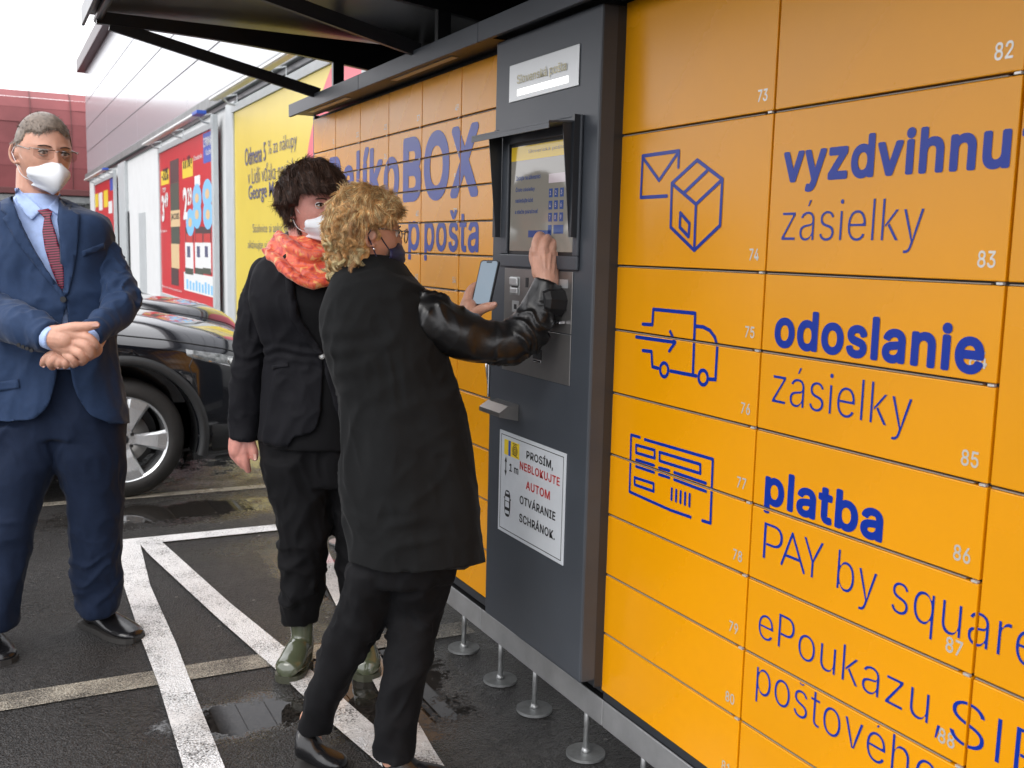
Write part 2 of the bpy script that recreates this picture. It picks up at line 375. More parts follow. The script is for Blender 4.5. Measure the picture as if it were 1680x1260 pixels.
# ------------------------------------------------------------------ parcel locker
XF = 1.42
LK = thing('parcel_locker', 'long orange and dark grey parcel locker wall with numbered doors and a touch screen terminal', 'parcel locker', (1.6, 2.4, 0))
rowsR = [2.058, 1.737, 1.4150, 1.2535, 1.0910, .9300, .7700, .6080, .4470, .2850]
rows3 = [2.058, 1.737, 1.4150, 1.0910, .7700, .4470, .2850]
rowsL = [2.046, 1.8815, 1.7677, 1.6537, 1.5381, 1.4260, 1.3060, 1.1385, .9710, .8030, .6360, .4700, .3060]
GAP = .0028
DM = {}
def door(y0, y1, z0, z1, num, parent=LK, big=1.):
    k = (round(y1-y0, 4), round(z1-z0, 4))
    if k not in DM:
        DM[k] = MB().box(0, .018, -k[0]/2+GAP, k[0]/2-GAP, -k[1]/2+GAP*1.15, k[1]/2-GAP*1.15, .0018).mesh('locker_door')
        DM[k].materials.append(MT['orange'])
    o = bpy.data.objects.new('locker_door', DM[k]); COL.objects.link(o); o.parent = parent; o.matrix_parent_inverse = PINV[parent.name]
    o.location = (XF+random.uniform(-.0003, .0002), (y0+y1)/2, (z0+z1)/2)
    o.rotation_euler = (0, random.uniform(-.0006, .0006), random.uniform(-.0008, .0008))
    yr = y0+.022; zb = z0+.024
    t = text_x(str(num), XF-.00055, yr+.030*big*(len(str(num))/2), yr, zb, zb+.0245*big, 'num', None, 'door_number', weight=.012)
    t.parent = o; t.matrix_parent_inverse = (PINV[parent.name] @ Matrix.Translation(o.location)).inverted() if False else Matrix.Translation(-Vector(o.location))
    return o
yL = [4.928-.3475*i for i in range(7)]
for c in range(6):
    for r in range(12): door(yL[c+1], yL[c], rowsL[r+1], rowsL[r], c*12+r+1, big=.9)
yR = [2.208, 1.647, 1.0845, .522, -.04]
num = 73
for r in range(9): door(yR[1], yR[0], rowsR[r+1], rowsR[r], num); num += 1
for r in range(9): door(yR[2], yR[1], rowsR[r+1], rowsR[r], num, big=1.12); num += 1
for r in range(6): door(yR[3], yR[2], rows3[r+1], rows3[r], num); num += 1
for r in range(9): door(yR[4], yR[3], rowsR[r+1], rowsR[r], num); num += 1
# carcass behind the doors
MB().box(XF+.019, 2.05, 2.80, 4.945, .27, 2.06).box(XF+.019, 2.05, -.06, 2.2, .27, 2.07).box(XF+.02, 2.05, 2.2, 2.8, .27, 2.07).build('carcass', 'black', LK)
MB().box(XF+.004, 2.052, 4.929, 4.952, .262, 2.065, .002).build('end_panel', 'grey', LK)
mb = MB()   # little light pins at the door corners
for c in range(6):
    for r in range(1, 12): mb.box(XF-.0025, XF+.004, yL[c+1]+.012, yL[c+1]+.02, rowsL[r]-.002, rowsL[r]+.002)
for yy, rr in ((yR[1], rowsR), (yR[2], rowsR), (yR[3], rows3)):
    for z in rr[1:-1]: mb.box(XF-.0025, XF+.004, yy+.004, yy+.016, z-.0019, z+.0019)
o = mb.build('hinge_pin', 'num', LK); o['kind'] = 'stuff'
mb = MB()   # pale rubber lips lying in the horizontal gaps
for c in range(6):
    for r in range(1, 12): mb.box(XF+.003, XF+.012, yL[c+1]+.03, yL[c]-.004, rowsL[r]-.0022, rowsL[r]-.0002)
for (ya, yb, rr) in ((yR[1], yR[0], rowsR), (yR[2], yR[1], rowsR), (yR[3], yR[2], rows3)):
    for z in rr[1:-1]: mb.box(XF+.003, XF+.012, ya+.03, yb-.004, z-.0022, z-.0002)
MT['lip'] = mat('grey_rubber_lip', (.30, .25, .20), .5)
o = mb.build('rubber_lip', 'lip', LK); o['kind'] = 'stuff'
# kick strip, steel base beam in sections
for y0, y1 in ((-.06, 2.205), (2.21, 4.95)): MB().box(XF+.006, XF+.03, y0, y1, .262 if y1 < 3 else .276, .2825 if y1 < 3 else .3035, .001).build('kick_strip', 'dgrey', LK)
for y0, y1 in ((-.06, 1.1), (1.103, 2.197), (2.2, 2.962), (2.965, 4.0), (4.003, 4.95)):
    MB().box(XF+.002, 2.04, y0, y1, .186, .260, .003).build('base_beam', 'beam', LK)
MB().box(XF+.004, 2.04, -.05, 4.94, .2605, .2618).build('base_gasket', 'black', LK)
for y in (4.72, 4.2, 3.7, 3.25, 2.95, 2.705, 2.39, 2.1, 1.72, 1.3, .9):
    f = MB().cyl((1.493, y, .002), .057, .0085, 32).build('foot_plate', 'galv', LK); recalc(f.data)
    r = MB().tube([(1.493, y, .01), (1.493, y, .19)], .0085, 12).tube([(1.493, y, .0105), (1.493, y, .024)], [.016, .0125], 6).build('threaded_rod', 'galv', None, True)
    r.parent = f
for y in (4.2, 3.25, 2.705, 2.1, 1.3): MB().cyl((1.95, y, .002), .055, .006, 24).tube([(1.95, y, .008), (1.95, y, .19)], .008, 8).build('rear_foot', 'galv', LK)
# roof cap with fascia in lengths
for y0, y1 in ((3.905, 4.935), (2.815, 3.902), (1.6, 2.812), (.5, 1.597), (-.08, .497)):
    MB().box(1.30, 1.315, y0, y1, 2.047, 2.104, .002).build('fascia', 'grey', LK)
MB().box(1.316, 2.06, -.08, 4.934, 2.086, 2.104).build('roof_cap', 'dgrey', LK)
MB().box(1.316, 1.42, 2.80, 4.934, 2.060, 2.066).box(1.316, 1.42, -.08, 2.2, 2.068, 2.074).build('soffit', 'dgrey', LK)
for y in (4.5, 3.4): MB().box(1.35, 1.375, y-.28, y+.28, 2.0572, 2.0598).build('soffit_light', 'plate', LK)
# printed lettering on the doors, cut at the gaps
cutL = [(2, z, GAP*1.3) for z in rowsL[1:-1]]+[(1, y, GAP*1.2) for y in yL[1:-1]]
cutR = [(2, z, GAP*1.3) for z in rowsR[1:-1]]+[(1, y, GAP*1.2) for y in yR[1:3]]
XT = XF-.0011
def tR(s, yl, yr, z0, z1, wgt): return text_x(s, XT, yl, yr, z0, z1, 'navy', LK, 'lettering', wgt, cutR)
text_x('Balíko', XT, 4.667, 3.765, 1.617, 1.855, 'navy', LK, 'lettering', .028, cutL)
text_x('BOX', XT, 3.722, 3.045, 1.614, 1.857, 'navy', LK, 'lettering', .034, cutL)
text_x('p', XT, 3.66, 3.548, 1.402, 1.545, 'navy', LK, 'lettering', .016, cutL)
text_x('pošta', XT, 3.498, 3.034, 1.402, 1.578, 'navy', LK, 'lettering', .016, cutL)
tR('vyzdvihnu', 1.609, 1.096, 1.574, 1.674, .028); tR('tie', 1.078, .965, 1.597, 1.672, .028)
tR('zásielky', 1.603, 1.253, 1.460, 1.558, -.012)
tR('odoslanie', 1.607, 1.112, 1.266, 1.347, .028)
tR('zásielky', 1.603, 1.248, 1.132, 1.232, -.012)
tR('platba', 1.609, 1.292, .921, 1.017, .028)
def ys(px, py): return onx(px, py, XF)[1]
tR('P', 1.604, ys(1285, 885), .825, .901, -.012); tR('Y by square', ys(1320, 885), .968, .803, .901, -.012)
strokes_x([[(ys(1282.5, 927), .828), (ys(1301, 877), .898), (ys(1319, 941), .828)], [(ys(1288, 912), .849), (ys(1314, 918), .849)]], XT, .0058, 'navy', LK, 'lettering', [(2, z, GAP*1.3) for z in rowsR[1:-1]])
tR('ePoukazu,', 1.604, 1.137, .637, .724, -.012); tR('SIPO', 1.118, .83, .648, .725, -.012)
tR('poštového', 1.601, 1.135, .511, .613, -.012)
def D1(X, Y, ox, oy): p = onx(ox+X/3, oy+Y/3, XF); return (p[1], p[2])
def ic(lines, ox, oy, closed=()):
    out_ = []
    for i, l in enumerate(lines):
        q = [D1(X, Y, ox, oy) for X, Y in l]
        out_.append(q+[q[0]] if i in closed else q)
    return out_
cuts = [(2, z, GAP*1.3) for z in rowsR[1:-1]]
strokes_x(ic([[(943, 965), (815, 972), (825, 768), (1003, 743), (1000, 822)], [(825, 775), (905, 888), (1000, 750)],
   [(968, 903), (1093, 788), (1217, 883), (1205, 1110), (1078, 1232), (962, 1118)], [(968, 903), (1087, 1005), (1217, 883)], [(1087, 1005), (1078, 1232)],
   [(1030, 948), (1140, 842)], [(1010, 1048), (1055, 1100), (1050, 1165), (1007, 1118)]], 780, 0, (2, 6)), XT, .0085, 'navy', LK, 'pictogram', cuts)
def circ(c, r, k=20): return [(c[0]+r*math.cos(2*PI*i/k), c[1]+r*math.sin(2*PI*i/k)) for i in range(k+1)]
tr = ic([[(825, 335), (872, 338), (877, 262), (1083, 282), (1072, 580)], [(962, 566), (1088, 590)], [(825, 465), (868, 470), (872, 545), (900, 552)],
   [(1083, 345), (1122, 349), (1155, 366), (1180, 400), (1192, 445), (1183, 608), (1152, 606)], [(793, 398), (985, 425)], [(960, 372), (985, 425), (955, 468)]], 780, 420)
tr += [circ(D1(930, 560, 780, 420), .0165), circ(D1(1122, 598, 780, 420), .0165)]
strokes_x(tr, XT, .0085, 'navy', LK, 'pictogram', cuts)
sl = ic([[(810, 892), (768, 880), (760, 1160), (960, 1250), (1060, 1285)], [(1118, 1302), (1158, 1315), (1170, 1000), (835, 903)],
   [(792, 930), (883, 955), (883, 995), (792, 968)], [(908, 965), (1108, 1025), (1108, 1070), (908, 1008)], [(792, 1003), (880, 1030)], [(792, 1035), (880, 1065)],
   [(905, 1042), (955, 1056)], [(905, 1075), (955, 1090)], [(980, 1065), (1135, 1118)], [(980, 1100), (1135, 1158)], [(785, 1090), (878, 1120), (878, 1158), (785, 1125)]]
   + [[(968+22*i, 1145+7*i), (966+22*i, 1198+8*i)] for i in range(5)], 780, 420, (2, 3, 10))
strokes_x(sl, XT, .0075, 'navy', LK, 'pictogram', cuts)

# terminal cabinet
XC = 1.35
cab = MB().box(XC, 1.46, 2.203, 2.788, .318, 2.048, .006).build('terminal_cabinet', 'grey', LK)
MB().box(1.395, 1.428, 2.2085, 2.2025, .30, 2.046).build('side_post', 'dgrey', LK)
MB().box(1.41, 1.44, 2.795, 2.785, .30, 2.046).build('side_post', 'black', LK)
# raised bezel around the screen
bz = MB(); y0, y1, z0, z1 = 2.272, 2.716, 1.40, 1.790
bz.box(XC-.010, XC-.001, y0, y1, z0, z0+.036, .003).box(XC-.010, XC-.001, y0, y0+.026, z0+.036, z1, .003).box(XC-.010, XC-.001, y1-.042, y1, z0+.036, z1, .003).box(XC-.010, XC-.001, y0+.026, y1-.042, z1-.045, z1, .003)
bz.build('screen_bezel', 'grey', LK)
MB().box(XC-.0025, XC-.0004, y0+.026, y1-.042, z0+.036, z1-.045).build('screen_recess', 'black', LK)
sc_ = MB().box(XC-.0045, XC-.0028, 2.305, 2.664, 1.446, 1.737).build('screen', 'screen', LK)
def scr(name, m, a, b, c, d, k=0): return MB().box(XC-.0052-k*.0006, XC-.0047, a, b, c, d).build(name, m, sc_)
MT['uiyel'] = mat('ui_yellow', (.4, .26, .02), .1, emis=((.55, .38, .02), .22)); MT['uiblue'] = mat('ui_blue', (.03, .05, .12), .1, emis=((.03, .06, .22), .25)); MT['uipale'] = mat('ui_pale', (.35, .3, .32), .1, emis=((.7, .6, .62), .16))
scr('screen_header', 'uiyel', 2.306, 2.663, 1.697, 1.736)
scr('screen_button', 'uiblue', 2.42, 2.55, 1.484, 1.503)
scr('screen_field', 'uipale', 2.31, 2.44, 1.628, 1.652)
for i, s in enumerate(['Zadajte na klávesnici', 'Číslo zásielky', 'nasledujte kód', 'a stlačte pokračovať']):
    text_x(s, XC-.0056, 2.632, 2.632-[.145, .115, .105, .135][i], 1.640-.031*i, 1.655-.031*i, 'uiblue', sc_, 'screen_text', .01)
text_x('Slovenská pošta', XC-.0062, 2.56, 2.36, 1.712, 1.724, 'ui_dim' if False else 'uiblue', sc_, 'screen_text', -.005)
for r in range(4):
    for c in range(3):
        if r == 3 and c == 2: continue
        wd = .019 if not (r == 3 and c == 1) else .052
        ya = 2.437-.030*c
        kx = scr('screen_key', 'uiblue', ya-wd, ya, 1.590-.032*r, 1.613-.032*r)
        if r < 3: text_x(str(r*3+c+1), XC-.0064, ya-.006, ya-.013, 1.596-.032*r, 1.607-.032*r, 'uipale', sc_, 'screen_text')
# hood: sloping top plate with two tapering cheeks
XH = 1.255
h = MB()
h.add([(XH, 2.745, 1.765), (XH, 2.285, 1.765), (XC-.001, 2.285, 1.772), (XC-.001, 2.745, 1.772), (XH, 2.745, 1.770), (XH, 2.285, 1.770), (XC-.001, 2.285, 1.777), (XC-.001, 2.745, 1.777)],
      [(0, 1, 2, 3), (7, 6, 5, 4), (0, 4, 5, 1), (1, 5, 6, 2), (2, 6, 7, 3), (3, 7, 4, 0)])
h.build('hood_top', 'grey', LK)
h2 = MB().box(XH, XH+.003, 2.285, 2.745, 1.752, 1.7645).build('hood_lip', 'grey', LK)
for ya in (2.288, 2.715):
    h = MB(); pts = [(1.297, 1.766), (XC-.0105, 1.770), (XC-.0105, 1.484), (1.325, 1.484)]
    h.add([(x, ya, z) for x, z in pts]+[(x, ya+.003, z) for x, z in pts], [(0, 1, 2, 3), (7, 6, 5, 4), (0, 4, 5, 1), (1, 5, 6, 2), (2, 6, 7, 3), (3, 7, 4, 0)])
    h.box(XC-.0105-.016, XC-.0105, ya-.012, ya+.0, 1.484, 1.79) if ya < 2.5 else h.box(XC-.0265, XC-.0105, ya+.003, ya+.02, 1.484, 1.79)
    recalc_o = h.build('hood_cheek', 'dgrey', LK); recalc(recalc_o.data)
# name plate with letters and lit bar
npz = MB().box(XC-.004, XC-.0005, 2.303, 2.692, 1.8645, 1.967, .0012).build('name_plate', 'plate', LK)
text_x('Slovenská pošta', XC-.0062, 2.640, 2.362, 1.9040, 1.9345, 'gold', npz, 'lettering', .006)
MB().box(XC-.0052, XC-.0042, 2.353, 2.639, 1.8775, 1.8955).build('light_slot', 'litbar', npz)
# reader panel
rp = MB().box(XC-.003, XC-.0005, 2.302, 2.695, 1.234, 1.3955, .001).build('reader_panel', 'steel', LK)
rl = MB().box(XC-.003, XC-.0005, 2.302, 2.700, 1.098, 1.2315, .001).build('lower_panel', 'steel', LK)
MB().box(XC-.0046, XC-.0034, 2.596, 2.655, 1.3205, 1.3725, .001).box(XC-.012, XC-.0046, 2.60, 2.650, 1.346, 1.3715, .004).box(XC-.010, XC-.0046, 2.602, 2.648, 1.3235, 1.341, .003).build('coin_slot', 'plate', rp)
MB().box(XC-.0052, XC-.0046, 2.605, 2.645, 1.3415, 1.3455).build('coin_gap', 'black', rp)
MB().box(XC-.0042, XC-.0033, 2.60, 2.64, 1.272, 1.304).build('reader_symbol', 'plate', rp)
MB().box(XC-.0048, XC-.0043, 2.612, 2.628, 1.28, 1.294).build('reader_mark', 'ink', rp)
MB().box(XC-.0045, XC-.0033, 2.545, 2.56, 1.345, 1.372).build('scanner_window', 'black', rp)
dm = MB(); dm.tube([(XC-.004, 2.36, 1.315), (XC-.05, 2.36, 1.318), (XC-.062, 2.36, 1.318)], [.038, .036, .027], 9); dm.build('pin_pad_shield', 'black', rp)
MB().box(XC-.020, XC-.0045, 2.40, 2.428, 1.268, 1.305, .002).box(XC-.022, XC-.0045, 2.33, 2.43, 1.258, 1.266, .002).build('card_slot', 'chrome', rp)
MB().box(XC-.0045, XC-.0033, 2.325, 2.375, 1.352, 1.375).build('instruction_tag', 'plate', rp)
MB().box(XC-.0045, XC-.0033, 2.455, 2.505, 1.150, 1.178).build('receipt_slot', 'black', rl)
MB().box(XC-.0055, XC-.0034, 2.457, 2.503, 1.142, 1.148, .001).build('slot_lip', 'chrome', rl)
MB().cyl((XC-.0053, 2.484, 1.166), .003, .001, 10, 0).build('slot_stud', 'chrome', rl)
ls = MB(); pr_ = [(XC-.0005, 1.006), (XC-.035, 1.003), (XC-.062, .985), (XC-.062, .972), (XC-.0005, .958)]
ls.add([(x, 2.59, z) for x, z in pr_]+[(x, 2.725, z) for x, z in pr_], [(4, 3, 2, 1, 0), (5, 6, 7, 8, 9)]+[(i, (i+1) % 5, 5+(i+1) % 5, 5+i) for i in range(5)])
o = ls.build('printer_shelf', 'steel', LK); recalc(o.data)
lk = MB().box(XC-.004, XC+.03, 2.789, 2.796, 1.0, 1.14, .002).build('lock_rail', 'chrome', LK)
MB().tube([(XC+.005, 2.80, 1.02), (XC-.006, 2.801, 1.10), (XC+.01, 2.80, 1.13)], .004, 8).build('lock_lever', 'chrome', lk, True)
# notice sign
XS_ = XC-.0035
sg = MB().box(XS_, XC-.0005, 2.305, 2.7015, .610, .916, .0008).build('notice_sign', 'signwhite', LK)
fr = MB(); a, b, c, d = 2.316, 2.690, .620, .906; t_ = .0022
fr.box(XS_-.0004, XS_-.0001, a, b, c, c+t_).box(XS_-.0004, XS_-.0001, a, b, d-t_, d).box(XS_-.0004, XS_-.0001, a, a+t_, c+t_, d-t_).box(XS_-.0004, XS_-.0001, b-t_, b, c+t_, d-t_).build('sign_border', 'ink', sg)
def P2(X, Y, oy): p = onx(780+X/6.4615, oy+Y/6.4615, XC-.0035); return p[1], p[2]
def sgt(s, X0, X1, Ya, Yb, oy, m, wgt=.012):
    y_l = P2(X0, Ya, oy); y_r = P2(X1, Yb, oy); return (s, y_l, y_r, m)
for s, yl, yr, zb, zt, m in [('PROSÍM,', 2.527, 2.372, .868-.012, .868+.022, 'ink'), ('NEBLOKUJTE', 2.566, 2.333, .822, .846, 'redink'), ('AUTOM', 2.525, 2.385, .772, .797, 'redink'),
     ('OTVÁRANIE', 2.561, 2.351, .722, .753, 'ink'), ('SCHRÁNOK.', 2.561, 2.351, .668, .700, 'ink')]:
    text_x(s, XS_-.0009, yl, yr, zb, zt, m, sg, 'lettering', .018)
text_x('1 m', XS_-.0009, 2.632, 2.575, .803, .826, 'ink', sg, 'lettering', .012)
MB().poly([(XS_-.0009, y, z) for y, z in [(2.656, .842), (2.649, .826), (2.654, .826), (2.654, .800), (2.649, .800), (2.656, .784), (2.663, .800), (2.658, .800), (2.658, .826), (2.663, .826)]]).build('arrow_symbol', 'ink', sg)
lo = MB().box(XS_-.0009, XS_-.0002, 2.573, 2.668, .848, .893).build('post_logo', 'pyel', sg)
MB().box(XS_-.0014, XS_-.001, 2.626, 2.640, .848, .893).build('logo_stripe', 'pblue', sg)
cs = [circ((2.598, .870), r) for r in (.005, .010, .015)]+[[(2.612, .858), (2.58, .852)], [(2.584, .889), (2.612, .889)]]
strokes_x(cs, XS_-.0016, .0022, 'pbrown', sg, 'logo_horn')
carpl = [(2.640+.019*math.copysign(abs(math.cos(t))**.6, math.cos(t)), .703+.040*math.copysign(abs(math.sin(t))**.75, math.sin(t))) for t in np.linspace(0, 2*PI, 28, endpoint=False)]
MB().poly([(XS_-.0009, y, z) for y, z in carpl]).box(XS_-.0010, XS_-.0008, 2.617, 2.663, .716, .720).build('car_symbol', 'ink', sg)
for zz, hh, ww in ((.717, .006, .014), (.700, .0085, .0125), (.677, .005, .013), (.735, .003, .009)):
    MB().box(XS_-.0014, XS_-.0012, 2.640-ww, 2.640+ww, zz-hh, zz+hh).build('car_symbol_glass', 'signwhite', sg)

# ------------------------------------------------------------------ canopy over the locker
CN = thing('canopy', 'black steel canopy with arched ribs and diagonal braces over the parcel locker', 'canopy', (1.5, 2.5, 2.1))
def archz(x): return 2.325-.075*max(0, (x-.40)/1.0)**2.0+ .0
def roofz(x): return 2.37+.06*math.sin(PI*min(max((x-.38)/1.7, 0), 1))
def rib(y):
    w_ = .028
    # arch web
    xs = np.linspace(.42, 1.79, 22); lo_ = [2.297-.055*max(0, (x-.42)/1.0)**2 for x in xs]; hi_ = [2.344 for x in xs]
    mb = MB()
    vsx = [(x, y, z) for x, z in zip(xs, lo_)]+[(x, y, z) for x, z in zip(xs, hi_)]+[(x, y+w_, z) for x, z in zip(xs, lo_)]+[(x, y+w_, z) for x, z in zip(xs, hi_)]
    n_ = len(xs); fs_ = []
    for i in range(n_-1):
        fs_ += [(i, i+1, n_+i+1, n_+i), (2*n_+i+1, 2*n_+i, 3*n_+i, 3*n_+i+1), (i+1, i, 2*n_+i, 2*n_+i+1), (n_+i, n_+i+1, 3*n_+i+1, 3*n_+i)]
    fs_ += [(0, n_, 3*n_, 2*n_), (n_-1, 3*n_-1, 4*n_-1, 2*n_-1)]
    mb.add(vsx, fs_); o1 = mb.build('rib', 'black_gloss', CN)
    recalc(o1.data)
    # post and diagonal brace
    MB().box(1.385, 1.435, y+.001, y+w_-.001, 2.105, 2.26, .003).build('post', 'black_gloss', CN)
    a = np.array([.47, 2.300]); b = np.array([1.325, 2.107]); d = (b-a)/np.linalg.norm(b-a); nn = np.array([-d[1], d[0]])*.0225
    q = [a-nn, b-nn, b+nn, a+nn]
    mb = MB().add([(p[0], y+.004, p[1]) for p in q]+[(p[0], y+w_-.004, p[1]) for p in q], [(3, 2, 1, 0), (4, 5, 6, 7), (0, 1, 5, 4), (1, 2, 6, 5), (2, 3, 7, 6), (3, 0, 4, 7)])
    o2 = mb.build('brace', 'black_gloss', CN); recalc(o2.data)
for y in (4.50, 3.32, 2.14, .96): rib(y)
xs = np.linspace(.385, 1.84, 26)
for y0, y1 in ((3.352, 4.60), (2.172, 3.345), (.992, 2.165), (-.2, .985)):
    mb = MB(); vsx = []; fs_ = []
    for x in xs: zz_ = 2.3455+.012*math.sin(PI*(x-.385)/1.46); vsx += [(x, y0, zz_), (x, y1, zz_), (x, y0, zz_+.008), (x, y1, zz_+.008)]
    for i in range(len(xs)-1):
        k = 4*i; fs_ += [(k, k+1, k+5, k+4), (k+3, k+2, k+6, k+7), (k, k+4, k+6, k+2), (k+1, k+3, k+7, k+5)]
    fs_ += [(0, 2, 3, 1), (len(vsx)-4, len(vsx)-3, len(vsx)-1, len(vsx)-2)]
    o = mb.add(vsx, fs_).build('roof_sheet', 'panel_dark', CN); recalc(o.data)
MB().box(.372, .384, -.2, 4.605, 2.300, 2.372, .002).build('edge_trim', 'black_gloss', CN)
MB().tube([(.43, 4.58, 2.325), (.43, -.2, 2.325)], .016, 12).build('edge_tube', 'black_gloss', CN, True)
MB().box(1.80, 1.84, -.2, 4.6, 2.105, 2.343).build('rear_upstand', 'black_gloss', CN)

# ------------------------------------------------------------------ store
XW = 3.62
ST = thing('store_building', 'long white supermarket building with glossy pale upper cladding behind the locker', 'building', (10, 20, 0))
MB().box(XW, 26, -12, 43.2, 0, 3.9).build('wall', 'plaster', ST)
MB().box(XW+.3, 26, -12, 43.6, 3.9, 7.9).build('upper_wall', 'pil', ST)
MB().box(XW-.12, XW+.3, -12, 43.75, 3.74, 3.93, .01).build('gutter', 'gutter', ST)
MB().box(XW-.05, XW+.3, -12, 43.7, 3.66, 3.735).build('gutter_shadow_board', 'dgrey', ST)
zr = [3.935, 4.77, 5.66, 6.62, 7.78]
YC = [43.7, 36.2, 28.7, 21.2, 13.7, 6.2, -1.3]
PM = {}
for r in range(4):
    for c in range(6):
        k = (r,); 
        o = MB().box(XW-.03, XW+.28, YC[c+1]+.006, YC[c]-.006, zr[r]+.012, zr[r+1]-.012, .004).build('cladding_panel', 'clad', ST)
MB().box(XW-.02, XW+.27, -1.3, 43.65, 3.94, 7.78).build('cladding_backing', 'black', ST)
MB().box(XW-.30, XW+.4, -1.5, 43.95, 7.79, 8.25, .02).build('coping', 'darkroof', ST)
for (pa, pb) in ((372, 386), (193, 204)):
    ya = onx(pa, 230, XW-.07)[1]; yb = onx(pb, 230, XW-.07)[1]
    MB().box(XW-.09, XW+.02, yb, ya, 0, 3.655, .01).build('pilaster', 'pil', ST)
ya, yb = onx(240, 400, XW)[1], onx(229, 400, XW)[1]
MB().box(XW-.012, XW+.005, ya, yb, 0, 2.16).build('shaded_reveal', 'pil', ST)  # flat slab; its grey stands in for the shaded reveal of an opening
ya, yb = onx(213, 400, XW)[1], onx(205, 400, XW)[1]
wd_ = MB().box(XW-.02, XW+.005, ya, yb, .2, 2.2).build('window', 'glassd', ST)
MB().box(XW-.035, XW-.021, ya-.1, ya+.1, .2, 2.25).box(XW-.035, XW-.021, ya+.1, yb, 2.15, 2.25).build('window_frame', 'dgrey', wd_)
MB().box(XW-.03, XW+.01, -12, 43.2, 0, .10).build('plinth', 'gutter', ST)

def billboard(name, label, pxl, pxr, pyt, zb, m, grp='advertising billboards on the supermarket wall', lamp=True):
    """frame 12 cm off the wall; position measured along the wall"""
    xf = XW-.13
    pl = onx(pxl[0], pxl[1], xf); prr = onx(pxr[0], pxr[1], xf); yl, yr = pl[1], prr[1]; zt = (pl[2]+prr[2])/2 if pyt is None else pyt
    T = thing(name, label, 'billboard', (xf, (yl+yr)/2, zb), grp)
    po = MB().box(xf-.004, xf+.03, yr, yl, zb, zt).build('poster', m, T)
    fw = .12
    fr = MB().box(xf-.03, xf+.05, yr-fw, yl+fw, zt, zt+fw, .008).box(xf-.03, xf+.05, yr-fw, yl+fw, zb-fw, zb, .008).box(xf-.03, xf+.05, yl, yl+fw, zb, zt, .008).box(xf-.035, xf+.055, yr-fw-.05, yr, zb-fw, zt+fw+.1, .008)
    fr.build('frame', 'pil', T)
    for yy in (yl-.3, yr+.3): MB().box(xf+.05, XW-.002, yy-.04, yy+.04, zb+.2, zb+.28).box(xf+.05, XW-.002, yy-.04, yy+.04, zt-.3, zt-.22).build('bracket', 'gutter', T)
    if lamp:
        lb = MB().box(xf-.34, xf-.20, yr-.05, yl+.25, zt+.18, zt+.22, .01).build('lamp_bar', 'white', T)
        MB().box(xf-.32, xf-.22, yr+.1, yl+.1, zt+.172, zt+.179).build('lamp_diffuser', 'white', lb)
        MB().box(xf-.35, xf-.19, yr-.5, yr-.052, zt+.17, zt+.23, .008).build('lamp_end_cap', 'pblue', lb)
        for yy in (yr+.15, (yl+yr)/2, yl-.15):
            MB().tube([(xf, yy, zt+.1), (xf-.12, yy, zt+.11), (xf-.22, yy, zt+.19)], .018, 6).tube([(xf+.03, yy+.1, zt+.1), (xf+.03, yy+.1, zt+.27), (xf-.24, yy+.1, zt+.20)], .014, 6).build('lamp_arm', 'pil', T)
    return T, po, xf, yl, yr, zb, zt
T, po, xf, yl, yr, zb, zt = billboard('billboard', 'large yellow bank poster billboard beside the orange lockers', (385, 200), (598, 100), 3.44, .15, 'posteryel')
# yellow poster text, placed in metres on the sheet
def onp(px, py): p = onx(px, py, xf-.008); return p[1], p[2]
def ptext(s, a, b, hgt, m, wgt=0, par=None, nm='lettering'):
    ya_, za = onp(*a); yb_, zb_ = onp(*b); text_x(s, xf-.0115, ya_, yb_, (za+zb_)/2-hgt*.22, (za+zb_)/2+hgt*.78, m, par or po, nm, wgt, plain=True)
MT['pslate'] = mat('slate_blue_print', (.08, .085, .17), .4)
ptext('Odmena 5', (402, 268), (436, 255), .26, 'pslate', .010); ptext('% za nákupy', (440, 256), (487, 239), .25, 'pslate', -.008)
ptext('v Lidli vďaka novinke', (407, 303), (489, 272), .25, 'pslate', -.008)
ptext('George Moneyback', (408, 338), (497, 304), .27, 'pslate', .010)
ptext('Stiahnite si apku George', (415, 385), (492, 377), .16, 'pslate', -.01)
ptext('aktivujte si Moneyback', (407, 412), (482, 406), .16, 'pslate', -.01)
# pink curve at the right margin of the sheet
yc, zc = onp(542, 300)
cv = [(yc+.35*math.cos(t)*1.6, zc+1.55*math.sin(t)) for t in np.linspace(PI*.5, PI*1.5, 20)]
MB().poly([(xf-.006, y_*1., z_) for y_, z_ in [(yc+ (1-abs((k-10)/10.)**2)*1.05, zc+(10-k)/10*1.25) for k in range(21)]+[(yr+.02, zc-1.25), (yr+.02, zc+1.25)]]).build('pink_shape', 'ppink', po)
T, po, xf, yl, yr, zb, zt = billboard('billboard', 'red offer poster billboard with coffee jar and yoghurts above the cars', (262, 257), (349, 212), 3.36, .30, 'posterred')
def rectp(px0, py0, px1, py1, m, nm, k=0):
    a_ = onp(px0, (py0+py1)/2); b_ = onp(px1, (py0+py1)/2); zt_ = onp((px0+px1)/2, py0)[1]; zb_ = onp((px0+px1)/2, py1)[1]
    return MB().box(xf-.0055-k*.0014, xf-.0045, b_[0], a_[0], zb_, zt_).build(nm, m, po)
rectp(333, 216, 350, 266, 'pblue', 'blue_panel'); ptext('Z PRIMARIU', (334, 238), (350, 233), .16, 'white', .02); ptext('Tesco' if False else 'Kaufen', (338, 252), (347, 250), .1, 'white')
rectp(264, 279, 277, 303, 'pyel', 'price_tag'); ptext('-32%', (266, 294), (276, 289), .26, 'ink', .02)
rectp(299, 262, 316, 291, 'pyel', 'price_tag'); ptext('6 x 190 g', (301, 280), (315, 271), .30, 'ink', .02)
